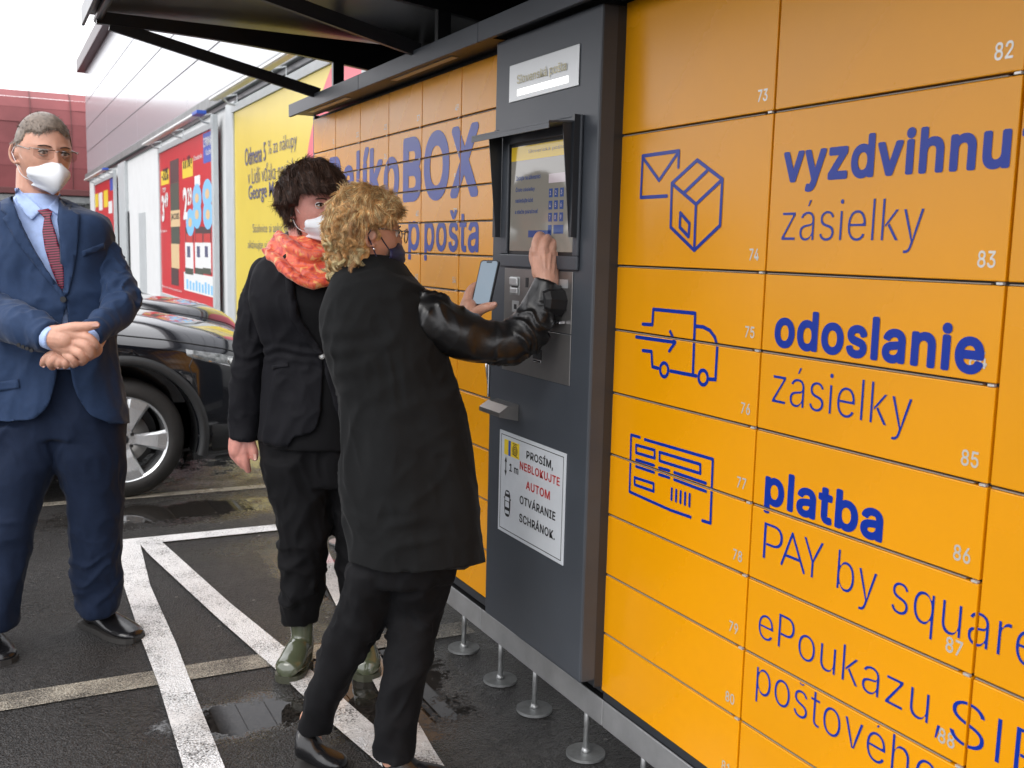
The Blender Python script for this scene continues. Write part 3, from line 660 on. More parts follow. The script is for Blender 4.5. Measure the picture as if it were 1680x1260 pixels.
rectp(300, 300, 316, 365, 'posterred', 'price_panel'); ptext('2', (301, 352), (308, 345), .62, 'white', .04); ptext('29', (308, 333), (315, 328), .34, 'white', .03)
ptext('3', (266, 357), (270, 352), .58, 'white', .04); ptext('49', (270, 337), (276, 333), .32, 'white', .03); ptext('TOP', (267, 315), (272, 313), .1, 'white', .01)
ptext('Dovolenka', (318, 262), (332, 257), .09, 'white'); ptext('bezlepkové', (264, 382), (274, 380), .08, 'white'); ptext('* Ponuka tovaru platí do vypredania zásob', (266, 470), (298, 480), .06, 'white')
j = rectp(279, 262, 293, 300, 'pbrown', 'jar_lid', 1); rectp(280, 300, 294, 400, 'pdark', 'coffee_jar', 1); rectp(280, 345, 295, 372, 'pcream', 'jar_label', 2)
ptext('JACOBS', (281, 362), (294, 358), .16, 'ink', .02); rectp(281, 400, 294, 440, 'pcream', 'coffee_glass', 1); rectp(281, 440, 293, 468, 'pbrown', 'coffee_glass', 1); rectp(319, 288, 328, 305, 'white', 'small_flag', 1)
for (cx, cy) in ((323, 325), (323, 352), (340, 318), (341, 352), (312, 365)):
    c0 = onp(cx, cy); MB().poly([(xf-.0085-.0001*(cy % 7), c0[0]+.46*math.cos(t), c0[1]+.26*math.sin(t)) for t in np.linspace(0, 2*PI, 20, endpoint=False)]).build('yoghurt_lid', 'plblue', po)
    MB().poly([(xf-.0100, c0[0]+.2*math.cos(t), c0[1]+.09*math.sin(t)) for t in np.linspace(0, 2*PI, 12, endpoint=False)]).build('lid_picture', 'pcream', po)
for i, x0 in enumerate((304, 320, 333)):
    rectp(x0, 372, x0+13, 398, 'pbrown', 'jam_jar', 1); rectp(x0+1, 383, x0+12, 398, 'redink', 'jam', 2); rectp(x0, 398, x0+13, 446, 'white', 'yoghurt_cup', 1); rectp(x0+3, 404, x0+8, 422, 'pslate', 'cup_print', 2); rectp(x0, 440, x0+13, 450, 'pdark', 'cup_base', 3)
rectp(302, 450, 351, 482, 'white', 'info_panel', 1)
for i in range(9):
    rectp(306+5*i, 458+i*.9+(i % 3)*2, 309+5*i, 474+i*1.3, 'plblue', 'bar_code_line', 2)
T, po, xf, yl, yr, zb, zt = billboard('billboard', 'small red offer poster billboard, farthest one beside the white pilaster', (156, 309), (187, 292), 3.32, .3, 'posterred')
rectp(156, 318, 161, 340, 'pyel', 'price_tag'); rectp(170, 312, 177, 340, 'pyel', 'price_tag'); rectp(162, 316, 168, 345, 'white', 'bottle', 1); rectp(180, 292, 187, 312, 'pblue', 'blue_panel'); rectp(178, 330, 184, 350, 'white', 'bottle', 1)

# ------------------------------------------------------------------ red building in the distance
RB = thing('red_building', 'distant building with a tall red sheet-metal roof above grey walls', 'building', (-5, 55, 0))
prof = [(48.0, 3.5), (47.9, 4.4), (47.9, 5.3), (47.95, 6.2), (48.1, 6.8), (48.4, 7.25), (49.0, 7.6)]
zz = 0
for i in range(11):
    x1 = 4.9-1.55*i; x0 = x1-1.53
    for j in range(len(prof)-1):
        a, b = prof[j], prof[j+1]
        vv = [(x0, a[0], a[1]), (x1, a[0], a[1]), (x1, b[0], b[1]-.012), (x0, b[0], b[1]-.012)]; ff = [(0, 1, 2, 3)]
        dy = random.uniform(-.03, .03); vv = [(v[0], v[1]+dy+(.02 if k < 2 else 0), v[2]) for k, v in enumerate(vv)]
        MB().add(vv, ff).build('roof_panel', 'redmetal', RB)
    MB().tube([(x1+.01, p[0]-.05, p[1]) for p in prof], .022, 5).build('standing_seam', 'redseam', RB)
MB().box(-12.5, 5, 48.9, 60, 3.4, 7.1).build('roof_core', 'redseam', RB)
MB().box(-12.5, 5.2, 47.7, 48.1, 3.25, 3.5, .02).build('roof_gutter', 'redseam', RB)
MB().box(-12.5, 5, 48.2, 60, 0, 3.4).build('wall', 'gstone', RB)
for i in range(6):
    wv = MB().box(-11+2.6*i, -9.2+2.6*i, 48.12, 48.19, 1.1, 2.9).build('window', 'glassd', RB)
    MB().box(-11.08+2.6*i, -9.12+2.6*i, 48.06, 48.118, 2.9, 2.98).box(-11.08+2.6*i, -9.12+2.6*i, 48.06, 48.118, 1.02, 1.1).box(-10.13+2.6*i, -10.07+2.6*i, 48.08, 48.118, 1.1, 2.9).build('window_frame', 'pil', wv)
MB().box(-12.5, 5, 47.8, 48.15, 2.95, 3.2).build('canopy_board', 'gutter', RB)

# ------------------------------------------------------------------ cars
def make_car(cx, cy, dirx, name, label, Lc=4.55, W=.93, hood=1.06, roof=1.62, nosez=.80, scale=1., group='dark cars parked nose to the supermarket wall', ohang=.86, wb=2.70, wr=.338):
    """nose points to +X. cx = x of the nose, cy = y of the near side."""
    T = thing(name, label, 'car', (cx-2, cy+W, 0), group)
    yc = cy+W
    xs = [0, .03, .09, .18, .30, .45, .62, .80, .98, 1.14, 1.24, 1.34, 1.5, 1.75, 2.0, 2.3, 2.7, 3.1, 3.5, 3.8, 4.05, 4.25, 4.4, 4.5, Lc]
    def half(d):  # half width
        a = 1-.20*max(0, 1-d/.55)**2.4; b = 1-.12*max(0, 1-(Lc-d)/.5)**2.2; return W*a*b
    def belt(d): return np.interp(d, [0, .1, .3, .6, 1.0, 1.4, 2.5, 4.0, Lc], [nosez-.10, nosez-.04, nosez+.02, nosez+.075, nosez+.125, nosez+.15, nosez+.19, nosez+.22, nosez+.15])
    def top(d): return np.interp(d, [0, .03, .09, .18, .30, .62, 1.0, 1.24, 1.40, 2.0, 2.3, 3.2, 3.9, 4.25, 4.5, Lc], [nosez-.02, nosez+.03, nosez+.075, nosez+.11, nosez+.145, hood-.055, hood-.015, hood+.01, hood+.13, roof-.04, roof, roof, roof-.06, roof-.35, nosez+.25, nosez+.05])
    def cab(d): return float(np.clip((d-1.24)/.5, 0, 1)*np.clip((Lc-.05-d)/.5, 0, 1))
    NS = 15
    def sec(d):
        w_, bz_, tz, c = half(d), belt(d), top(d), cab(d); low = .24 if .1 < d < Lc-.1 else .30
        P = [(0, low-.03), (w_*.8, low-.02), (w_*.95, low), (w_*.985, low+.10), (w_*.99, .46), (w_*1.0, .60), (w_*.995, (bz_+.60)/2), (w_*.985, bz_-.045), (w_*.955, bz_-.008)]
        if c < .01:
            P += [(w_*.915, bz_+.012), (w_*.84, bz_+(tz-bz_)*.50), (w_*.70, bz_+(tz-bz_)*.78), (w_*.45, tz-.012), (w_*.2, tz-.002), (0, tz)]
        else:
            P += [(w_*.93, bz_+.01), (w_*(.86-.04*c), bz_+(tz-bz_)*.45), (w_*(.78-.06*c), bz_+(tz-bz_)*.90), (w_*.62, tz-.02), (w_*.3, tz), (0, tz+.008)]
        return P
    dn = []
    for a, b in zip(xs[:-1], xs[1:]): dn += list(np.linspace(a, b, 3)[:-1])
    dn.append(Lc)
    def grid(side):
        vv, ff = [], []
        for d in dn:
            for (yy, z) in sec(d): vv.append((cx-d, yc-side*yy, z))
        n_ = NS
        for i in range(len(dn)-1):
            for j in range(n_-1): ff.append((i*n_+j, i*n_+j+1, (i+1)*n_+j+1, (i+1)*n_+j))
        ff.append(tuple(range(n_))); ff.append(tuple((len(dn)-1)*n_+j for j in range(n_)))
        return vv, ff
    mb = MB(); mb.add(*grid(1)); mb.add(*grid(-1)); me = mb.mesh('body')
    bm = bmesh.new(); bm.from_mesh(me); bmesh.ops.remove_doubles(bm, verts=bm.verts[:], dist=.0005)
    # drop internal centre faces of caps stay; smooth
    bmesh.ops.recalc_face_normals(bm, faces=bm.faces[:]); bm.to_mesh(me); bm.free()
    body = link('body', me, ['carpaint', 'glassd'], T, True)
    for p in me.polygons:
        c = p.center; d = cx-c.x
        if d > 1.36 and c.z > belt(d)+.03 and c.z < top(d)-.06 and abs(p.normal.z) < .85 and d < Lc-.25: p.material_index = 1
        if 1.30 < d < 1.95 and c.z > hood+.03 and abs(c.y-yc) < W*.62: p.material_index = 1
    # wheel arches
    wx = [cx-ohang, cx-ohang-wb]
    cutters = []
    for x in wx:
        c = MB().cyl((x, cy-.2, wr+.01), wr+.075, .48, 40, 1).build('cut', 'black'); c2 = MB().cyl((x, cy+2*W-.28, wr+.01), wr+.075, .48, 40, 1).build('cut', 'black')
        cutters += [c, c2]
    for c in cutters:
        recalc(c.data); md = body.modifiers.new('b', 'BOOLEAN'); md.object = c; md.operation = 'DIFFERENCE'; md.solver = 'EXACT'
    sub = body.modifiers.new('e', 'WEIGHTED_NORMAL')
    me2 = bpy.data.meshes.new_from_object(body.evaluated_get(bpy.context.evaluated_depsgraph_get()))
    body.modifiers.clear(); body.data = me2
    for c in cutters: bpy.data.objects.remove(c)
    # plastic arch lips, sills and lower bumper
    for x in wx:
        for s_ in (0, 1):
            yy = cy+.018 if s_ == 0 else cy+2*W-.018; mb = MB(); ins = .02 if s_ == 0 else -.02
            a0, a1 = -.28, PI+.28; vv = []; ff = []
            for k in range(31):
                t = a0+(a1-a0)*k/30; wloc = half(cx-(x+(wr+.09)*math.cos(t))); yo = (yc-wloc if s_ == 0 else yc+wloc)
                for r_, dy in ((wr+.078, .05), (wr+.076, -.016), (wr+.105, -.020), (wr+.128, -.010), (wr+.132, .03)):
                    vv.append((x+r_*math.cos(t), yo+(dy if s_ == 0 else -dy), wr+.01+r_*math.sin(t)*1.0))
            for k in range(30):
                for j in range(4): ff.append((k*5+j, k*5+j+1, (k+1)*5+j+1, (k+1)*5+j))
            o = mb.add(vv, ff).build('arch_trim', 'carplastic', T, True); recalc(o.data)
    MB().box(wx[1]+wr+.12, wx[0]-wr-.12, cy-.005, cy+.06, .20, .34, .02).build('sill', 'carplastic', T)
    MB().box(wx[1]+wr+.12, wx[0]-wr-.12, cy+2*W-.06, cy+2*W+.005, .20, .34, .02).build('sill', 'carplastic', T)
    # surface patches: param d (from nose) and v index along the section
    def surf(d, v, side=1):
        P = sec(d); i = int(min(v, NS-1.001)); f = v-i; a, b = P[i], P[i+1]
        return np.array([cx-d, yc-side*(a[0]*(1-f)+b[0]*f), a[1]*(1-f)+b[1]*f])
    def patch(nm, m, outline, side, off, parent=T, nn=10, shrink=0):
        # outline: function u,v in 0..1 -> (d, vidx)
        vv, ff = [], []
        for i in range(nn+1):
            for j in range(nn+1):
                d, v = outline(i/nn, j/nn); p = surf(d, v, side); e = surf(d+.01, v, side)-p; g2 = surf(d, min(v+.1, NS-1.01), side)-p
                nr_ = np.cross(e, g2); nr_ /= max(np.linalg.norm(nr_), 1e-9)
                if nr_ @ (p-np.array([cx-1.5, yc, .6])) < 0: nr_ = -nr_
                edge = min(i, nn-i, j, nn-j)
                vv.append(p+nr_*(off if edge > 0 else off*.1-.002))
        for i in range(nn):
            for j in range(nn): ff.append((i*(nn+1)+j, (i+1)*(nn+1)+j, (i+1)*(nn+1)+j+1, i*(nn+1)+j+1))
        o = MB().add(vv, ff).build(nm, m, parent, True); return o
    for s_ in (1, -1):
        hl = patch('headlight', 'lamp', lambda u, t: (.02+.50*u, 5.95+.9*u+t*(2.0-1.1*u)), s_, .006)
        patch('headlight_reflector', 'lampin', lambda u, t: (.12+.17*u, 6.6+.85*t), s_, .0085, hl)
        patch('headlight_trim', 'chrome', lambda u, t: (.015+.40*u, 5.98+.10*t+.75*u), s_, .009, hl)
        patch('fog_light_recess', 'carplastic', lambda u, t: (.03+.24*u, 3.6+1.0*t), s_, .006)
        # shut line between bonnet and wing
        mb = MB(); mb.tube([surf(d, 9.05, s_)+np.array([0, 0, .0]) for d in np.linspace(.04, 1.25, 24)], .0045, 5); mb.build('bonnet_gap', 'black', T)
        MB().tube([surf(d, v, s_) for d, v in ((.40, 8.0), (.47, 7.0), (.50, 6.2), (.46, 5.2))], .003, 5).build('bumper_gap', 'black', T)
        MB().tube([surf(d, v, s_) for d, v in ((1.42, 8.6), (1.40, 6), (1.44, 3.5))], .0035, 5).tube([surf(d, v, s_) for d, v in ((2.45, 8.6), (2.45, 6), (2.45, 3.5))], .0035, 5).build('door_gap', 'black', T)
        patch('lower_cladding', 'carplastic', lambda u, t: (.02+.36*u, 1.6+1.9*t), s_, .007)
        mr_ = MB().box(cx-1.72, cx-1.50, yc-s_*(W+.20), yc-s_*(W-.02), nosez+.22, nosez+.38, .04).build('door_mirror', 'carpaint', T, True)
        patch('tail_light', 'redlamp', lambda u, t: (Lc-.35+.33*u, 6.5+1.5*t), s_, .006)
        MB().box(cx-2.05, cx-1.9, yc-s_*(W+.012), yc-s_*(W-.02), nosez+.06, nosez+.09, .008).build('door_handle', 'carpaint', T)
    MB().box(cx-.04, cx+.012, yc-.42, yc+.42, nosez-.27, nosez-.10, .02).build('grille', 'carplastic', T)
    gg = MB()
    for k in range(12): gg.box(cx+.008, cx+.02, yc-.39+k*.07, yc-.375+k*.07, nosez-.26, nosez-.11)
    gg.build('grille_slats', 'chrome', T)
    MB().box(cx+.004, cx+.022, yc-.26, yc+.26, .40, .51, .004).build('number_plate', 'white', T)
    MB().box(cx-4.2, cx-.3, cy+.28, cy+2*W-.28, .2, .5).build('underbody', 'black', T)
    for x in wx:      # wheel-well liners
        for ya, yb in ((cy+.05, cy+.30), (cy+2*W-.30, cy+2*W-.05)):
            vv = []; ff = []
            for k in range(25):
                t = -.3+(PI+.6)*k/24; vv += [(x+(wr+.072)*math.cos(t), ya, wr+.01+(wr+.072)*math.sin(t)), (x+(wr+.072)*math.cos(t), yb, wr+.01+(wr+.072)*math.sin(t))]
            for k in range(24): ff.append((2*k, 2*k+1, 2*k+3, 2*k+2))
            MB().add(vv, ff).build('wheel_liner', 'carplastic', T)
    # wheels
    for x in wx:
        for s_ in (1, -1):
            yo = cy+.02 if s_ == 1 else cy+2*W-.02; mb = MB(); N_ = 56
            prof_ = [(wr*.70, .02), (wr*.735, .006), (wr*.80, -.002), (wr*.88, .004), (wr*.955, .018), (wr*.99, .035), (wr, .055), (wr, .17), (wr*.95, .205), (wr*.70, .21)]
            vv = []; ff = []
            for k in range(N_):
                t = 2*PI*k/N_
                for r_, dy in prof_: vv.append((x+r_*math.cos(t), yo+s_*dy, wr+r_*math.sin(t)))
            m_ = len(prof_)
            for k in range(N_):
                for j in range(m_-1): ff.append((k*m_+j, k*m_+j+1, ((k+1) % N_)*m_+j+1, ((k+1) % N_)*m_+j))
            ty = MB().add(vv, ff).build('wheel', 'tyre', T, True); recalc(ty.data)
            # rim barrel + outer lip
            vv = []; ff = []; prof2 = [(wr*.735, .012), (wr*.72, .008), (wr*.685, .020), (wr*.67, .06), (wr*.65, .17)]
            for k in range(N_):
                t = 2*PI*k/N_
                for r_, dy in prof2: vv.append((x+r_*math.cos(t), yo+s_*dy, wr+r_*math.sin(t)))
            for k in range(N_):
                for j in range(4): ff.append((k*5+j, k*5+j+1, ((k+1) % N_)*5+j+1, ((k+1) % N_)*5+j))
            rm = MB().add(vv, ff)
            # five broad spokes
            for k in range(5):
                t = math.radians(67)+2*PI*k/5; er = np.array([math.cos(t), 0, math.sin(t)]); et = np.array([-math.sin(t), 0, math.cos(t)]); c0 = np.array([x, yo, wr])
                q = []
                for r_, hw, dy in ((wr*.10, .028, .030), (wr*.32, .038, .020), (wr*.55, .052, .014), (wr*.705, .068, .014)):
                    for sgn, dd in ((-1, .012), (-.72, 0), (.72, 0), (1, .012)): q.append(c0+er*r_+et*hw*sgn+np.array([0, s_*(dy+dd), 0]))
                    q.append(c0+er*r_+et*hw*.8+np.array([0, s_*(dy+.045), 0])); q.append(c0+er*r_-et*hw*.8+np.array([0, s_*(dy+.045), 0]))
                fq = []
                for a in range(3):
                    for b in range(6): fq.append((a*6+b, a*6+(b+1) % 6, (a+1)*6+(b+1) % 6, (a+1)*6+b))
                rm.add(q, fq)
            rm.tube([(x, yo+s_*.018, wr), (x, yo+s_*.06, wr)], [.062, .07], 24)
            ro = rm.build('rim', 'alloy', None, False); recalc(ro.data); ro.parent = ty
            hb = MB().tube([(x, yo+s_*.012, wr), (x, yo+s_*.019, wr)], [.028, .031], 20).build('hub_cap', 'dgrey', None, True); hb.parent = ty
            nb = MB()
            for k in range(5):
                t = math.radians(67)+2*PI*k/5+PI/5; nb.tube([(x+.056*math.cos(t), yo+s_*.012, wr+.056*math.sin(t)), (x+.056*math.cos(t), yo+s_*.03, wr+.056*math.sin(t))], .0105, 8)
            o = nb.build('wheel_bolts', 'black', None); o.parent = ty
            o = MB().tube([(x, yo+s_*.09, wr), (x, yo+s_*.10, wr)], .15, 32).build('brake_disc', 'steel', None, True); o.parent = ty
            MB().tube([(x, yo+s_*.205, wr), (x, yo+s_*.211, wr)], wr*.6, 32).build('wheel_back', 'black', T)
    return T
make_car(1.50, 5.98, 1, 'parked_car', 'black SUV with silver five-spoke wheels parked behind the man in the blue suit')
make_car(1.98, 9.0, 1, 'parked_car', 'second black car, farther back with only bonnet and headlight showing', nosez=.76, hood=1.0, roof=1.5)
make_car(.98, 11.8, 1, 'parked_car', 'third dark car, farthest, barely showing past the blue sleeve', nosez=.78, hood=1.02)

# ------------------------------------------------------------------ people: numeric helpers
def vnoise(P, seed=0):
    P = np.asarray(P, float); I = np.floor(P).astype(np.int64); f = P-I; u = f*f*f*(f*(f*6-15)+10)
    def hsh(a, b, c):
        n_ = (a*374761393+b*668265263+c*1274126177+seed*97531) & 0x7fffffff
        n_ = ((n_ ^ (n_ >> 13))*1274126177) & 0x7fffffff; n_ = (n_ ^ (n_ >> 16)) & 0x7fffffff
        return n_/float(0x7fffffff)*2-1
    r = 0
    for dx in (0, 1):
        for dy in (0, 1):
            for dz in (0, 1):
                wgt = (u[:, 0] if dx else 1-u[:, 0])*(u[:, 1] if dy else 1-u[:, 1])*(u[:, 2] if dz else 1-u[:, 2])
                r = r+wgt*hsh(I[:, 0]+dx, I[:, 1]+dy, I[:, 2]+dz)
    return r
def catmull(pts, k=6):
    P = [np.array(p, float) for p in pts]; P = [2*P[0]-P[1]]+P+[2*P[-1]-P[-2]]; out_ = []
    for i in range(1, len(P)-2):
        for t in np.linspace(0, 1, k, endpoint=False):
            a, b, c, d = P[i-1], P[i], P[i+1], P[i+2]
            out_.append(.5*((2*b)+(-a+c)*t+(2*a-5*b+4*c-d)*t*t+(-a+3*b-3*c+d)*t**3))
    out_.append(P[-2]); return out_
def limb(mb, pts, k=5, n=20, ends=(True, True)):
    """pts: (px,py,h,r_px)"""
    Q = []
    for (px, py, h, r) in pts: p = V(px, py, h); Q.append([*p, r*mpp(px, py, h)])
    C = catmull(Q, k)
    mb.tube([c[:3] for c in C], [max(c[3], .001) for c in C], n)
    # round ends
    for c, e in zip((C[0], C[-1]), ends):
        if e: ball(mb, c[:3], max(c[3], .001)*.98)
def ball(mb, c, r, sx=1, sy=1, sz=1, n=12):
    vv, ff = [], []
    for i in range(n+1):
        t = PI*i/n
        for j in range(2*n):
            p = 2*PI*j/(2*n); vv.append((c[0]+r*sx*math.sin(t)*math.cos(p), c[1]+r*sy*math.sin(t)*math.sin(p), c[2]+r*sz*math.cos(t)))
    for i in range(n):
        for j in range(2*n): ff.append((i*2*n+j, (i+1)*2*n+j, (i+1)*2*n+(j+1) % (2*n), i*2*n+(j+1) % (2*n)))
    mb.add(vv, ff)
def loft(mb, rows, h0, ex=2.4, n=56, yaw=0., k=3):
    """rows: (py, left px, right px, half thickness m, dh). A closed body whose silhouette follows the rows."""
    C = catmull([np.array(r, float) for r in rows], k); vv = []; ff = []
    for (py, l, r, th, dh) in C:
        c = V((l+r)/2, py, h0+dh); w_ = (r-l)/2*mpp((l+r)/2, py, h0+dh)
        for j in range(n):
            t = 2*PI*j/n; cx_, sy_ = math.cos(t), math.sin(t)
            u = math.copysign(abs(cx_)**(2/ex), cx_)*w_; v = math.copysign(abs(sy_)**(2/ex), sy_)*th
            vv.append(c+RH*u+FH*v)
    m_ = len(C)
    for i in range(m_-1):
        for j in range(n): ff.append((i*n+j, i*n+(j+1) % n, (i+1)*n+(j+1) % n, (i+1)*n+j))
    ff.append(tuple(range(n))[::-1]); ff.append(tuple((m_-1)*n+j for j in range(n)))
    mb.add(vv, ff)
def fuse(mb, vox=.006, smooth=6, name='m'):
    me = mb.mesh(name); recalc(me); o = bpy.data.objects.new(name, me); COL.objects.link(o)
    a = o.modifiers.new('r', 'REMESH'); a.mode = 'VOXEL'; a.voxel_size = vox; a.use_smooth_shade = True
    if smooth: s = o.modifiers.new('s', 'SMOOTH'); s.factor = .5; s.iterations = smooth
    r = bpy.data.meshes.new_from_object(o.evaluated_get(bpy.context.evaluated_depsgraph_get()))
    bpy.data.objects.remove(o); bpy.data.meshes.remove(me); r.name = name
    r.polygons.foreach_set('use_smooth', [True]*len(r.polygons)); return r
def getv(me): a = np.empty(len(me.vertices)*3); me.vertices.foreach_get('co', a); return a.reshape(-1, 3)
def setv(me, a): me.vertices.foreach_set('co', a.reshape(-1)); me.update()
def getn(me): a = np.empty(len(me.vertices)*3); me.vertices.foreach_get('normal', a); return a.reshape(-1, 3)
def displace(me, fn): P = getv(me); N = getn(me); setv(me, P+N*fn(P, N)[:, None])
SK = np.array([[1, 0, .35], [0, 1, .2], [-.45, .1, 1]])
def wrinkles(me, chains, amp=.004, freq=28, base=.0025, seed=3, baseamp=1., elbow=()):
    """folds ringing the limbs in chains [[(px,py,h,r)...]]; soft cloth drape elsewhere"""
    segs = []
    for ch in chains:
        L0 = 0
        Q = [V(*c[:3]) for c in ch]; R_ = [c[3]*mpp(*c[:3]) for c in ch]
        for a, b, ra, rb in zip(Q[:-1], Q[1:], R_[:-1], R_[1:]): segs.append((a, b, max(ra, rb)*1.35, L0)); L0 += np.linalg.norm(b-a)
    def fn(P, N):
        d = np.zeros(len(P))
        if segs:
            best = np.full(len(P), 9.); T_ = np.zeros(len(P)); Rr = np.ones(len(P)); A_ = np.zeros((len(P), 3))
            for a, b, r, l0 in segs:
                ab = b-a; L_ = np.linalg.norm(ab); t = np.clip(((P-a)@ab)/L_**2, 0, 1); q = a+t[:, None]*ab; dd = np.linalg.norm(P-q, axis=1)/r
                m_ = dd < best; best[m_] = dd[m_]; T_[m_] = (l0+t*L_)[m_]; A_[m_] = (P-q)[m_]/r
            mask = np.clip((1.05-best)*5, 0, 1)
            ph = T_*freq*2*PI+5.5*vnoise(A_*1.6+T_[:, None]*6, seed)+2*vnoise(P*14, seed+1)
            rid = 1-np.abs(np.sin(ph/2)); gate = np.clip(.35+1.1*vnoise(P*11, seed+2), 0, 1)
            el = np.full(len(P), .55)
            for (ex, ey, eh, rad) in elbow:
                c = V(ex, ey, eh); el += 1.0*np.exp(-(np.linalg.norm(P-c, axis=1)/rad)**2)
            d += mask*amp*(rid**1.6-.4)*gate*el
        S = P@SK*np.array([11, 11, 5.0]); d += base*baseamp*(1-np.abs(vnoise(S+1.6*vnoise(P*3.3, 9)[:, None], seed+5))*2.6)
        d += base*.7*(1-2*np.abs(vnoise(P@SK.T*np.array([24, 24, 12])+vnoise(P*7, 8)[:, None], seed+6)))
        return d
    displace(me, fn)
def smooth_poly(P, k=5):
    P = [np.array(p, float) for p in P]; n_ = len(P); out_ = []
    for i in range(n_):
        a, b, c, d = P[i-1], P[i], P[(i+1) % n_], P[(i+2) % n_]
        for t in np.linspace(0, 1, k, endpoint=False): out_.append(tuple(.5*((2*b)+(-a+c)*t+(2*a-5*b+4*c-d)*t*t+(-a+3*b-3*c+d)*t**3)))
    return out_
def cut(me, prisms, op='DIFFERENCE'):
    """prisms: (px polygon, h near, h far) removed from the mesh"""
    o = bpy.data.objects.new('c', me); COL.objects.link(o); tmp = []
    for poly_, ha, hb in prisms:
        a = [V(x, y, ha) for x, y in poly_]; b = [V(x, y, hb) for x, y in poly_]; n_ = len(a)
        q = MB().add(a+b, [tuple(range(n_)), tuple(range(2*n_-1, n_-1, -1))]+[(i, (i+1) % n_, n_+(i+1) % n_, n_+i) for i in range(n_)])
        c = q.build('cut', 'black'); recalc(c.data); md = o.modifiers.new('b', 'BOOLEAN'); md.object = c; md.operation = op; md.solver = 'FAST' if hasattr(md, 'solver') else 'EXACT'; tmp.append(c)
    r = bpy.data.meshes.new_from_object(o.evaluated_get(bpy.context.evaluated_depsgraph_get()))
    bpy.data.objects.remove(o)
    for c in tmp: bpy.data.objects.remove(c)
    r.polygons.foreach_set('use_smooth', [True]*len(r.polygons)); return r
def bvh(meshes):
    V_, F_ = [], []; k = 0
    for me in meshes:
        V_ += [tuple(q) for q in getv(me)]; F_ += [tuple(i+k for i in p.vertices) for p in me.polygons]; k = len(V_)
    return BVHTree.FromPolygons(V_, F_)
def drape(name, poly_, tree, off, thick, m, parent, step=7, hdef=3.3, label=None, smooth=True, puff=0.):
    """a cloth piece cut to a px outline and laid on the surface below it"""
    bm = bmesh.new(); vs_ = [bm.verts.new((x, y, 0)) for x, y in poly_]; bm.faces.new(vs_)
    xs = [p[0] for p in poly_]; ys = [p[1] for p in poly_]
    for ax, lo_, hi_ in ((0, min(xs), max(xs)), (1, min(ys), max(ys))):
        c = lo_+step
        while c < hi_:
            co = [0, 0, 0]; no = [0, 0, 0]; co[ax] = c; no[ax] = 1
            bmesh.ops.bisect_plane(bm, geom=bm.verts[:]+bm.edges[:]+bm.faces[:], plane_co=co, plane_no=no); c += step
    bm.verts.ensure_lookup_table(); last = None; hs = []
    for q in bm.verts:
        d = ray(q.co.x, q.co.y); d = d/np.linalg.norm(d); hit = tree.ray_cast(Vector(CAM), Vector(d))
        hs.append((q, d, hit[3] if hit[0] is not None else None))
    good = [h[2] for h in hs if h[2]]; med = float(np.median(good)) if good else hdef
    for q, d, t in hs:
        if t is None or abs(t-med) > .25: t = med
        q.co = Vector(CAM+d*(t-off))
    me = bpy.data.meshes.new(name); bmesh.ops.recalc_face_normals(bm, faces=bm.faces[:]); bm.to_mesh(me); bm.free()
    o = link(name, me, m, parent, smooth, label); md = o.modifiers.new('s', 'SOLIDIFY'); md.thickness = thick; md.offset = 0
    return o

# fabrics and skin
def cloth(name, col, rough=.8, weave=900, sheen=.3, st=.25):
    return mat(name, col, rough, spec=.18, bump=[(weave, st, .0012), (45, .16, .004)], var=(40, .10), sheen=sheen)
MT['suit'] = cloth('blue_suit_wool', (.022, .043, .098), .75, sheen=.12); MT['suitp'] = cloth('blue_suit_trousers', (.010, .018, .042), .8, sheen=.05)
MT['shirt'] = cloth('light_blue_shirt', (.42, .55, .86), .6, 700, .1)
MT['blazer'] = cloth('black_blazer_cloth', (.006, .006, .0085), .75, 900, .03); MT['btrous'] = cloth('black_trouser_cloth', (.0045, .0045, .0055), .8, 900, .02)
MT['coat'] = cloth('black_wool_coat', (.0085, .009, .0095), .9, 500, .04, .4)
MT['leather'] = mat('black_leather', (.006, .006, .0065), .34, spec=.5, bump=[(260, .12, .001), (45, .25, .005)], var=(30, .2, .08))
MT['shoe'] = mat('black_shoe_leather', (.008, .008, .009), .24, spec=.6, bump=(120, .05, .001)); MT['sole'] = mat('dark_shoe_sole', (.03, .028, .026), .6)
MT['rubber'] = mat('olive_rubber_boot', (.070, .080, .046), .16, spec=.7, coat=.6, bump=(14, .06, .004))
MT['rubsole'] = mat('olive_boot_sole', (.05, .052, .034), .4)
MT['skin'] = mat('fair_skin', (.58, .31, .22), .45, spec=.4, bump=[(180, .12, .0012), (60, .08, .002)], var=(22, .13), sss=.12)
MT['skin_pink'] = mat('rosy_skin', (.60, .27, .22), .45, spec=.4, bump=[(180, .12, .0012)], var=(25, .16), sss=.12)
MT['nail'] = mat('finger_nail', (.62, .35, .28), .3)
MT['mask'] = mat('white_respirator_mask', (.80, .82, .85), .75, bump=[(500, .2, .001), (30, .1, .004)])
MT['darkmask'] = mat('dark_blue_fabric_mask', (.012, .014, .06), .45, bump=[(500, .2, .001)], var=(28, .9), sheen=.3)
MT['strap'] = mat('white_elastic', (.78, .78, .78), .6)
MT['wire'] = mat('steel_spectacle_frame', (.25, .24, .23), .25, metal=.9); MT['lens'] = mat('tinted_spectacle_lens', (.58, .46, .40), .03, spec=.6); MT['lens'].node_tree.nodes['Principled BSDF'].inputs['Transmission Weight'].default_value = .9; MT['lens'].node_tree.nodes['Principled BSDF'].inputs['IOR'].default_value = 1.0
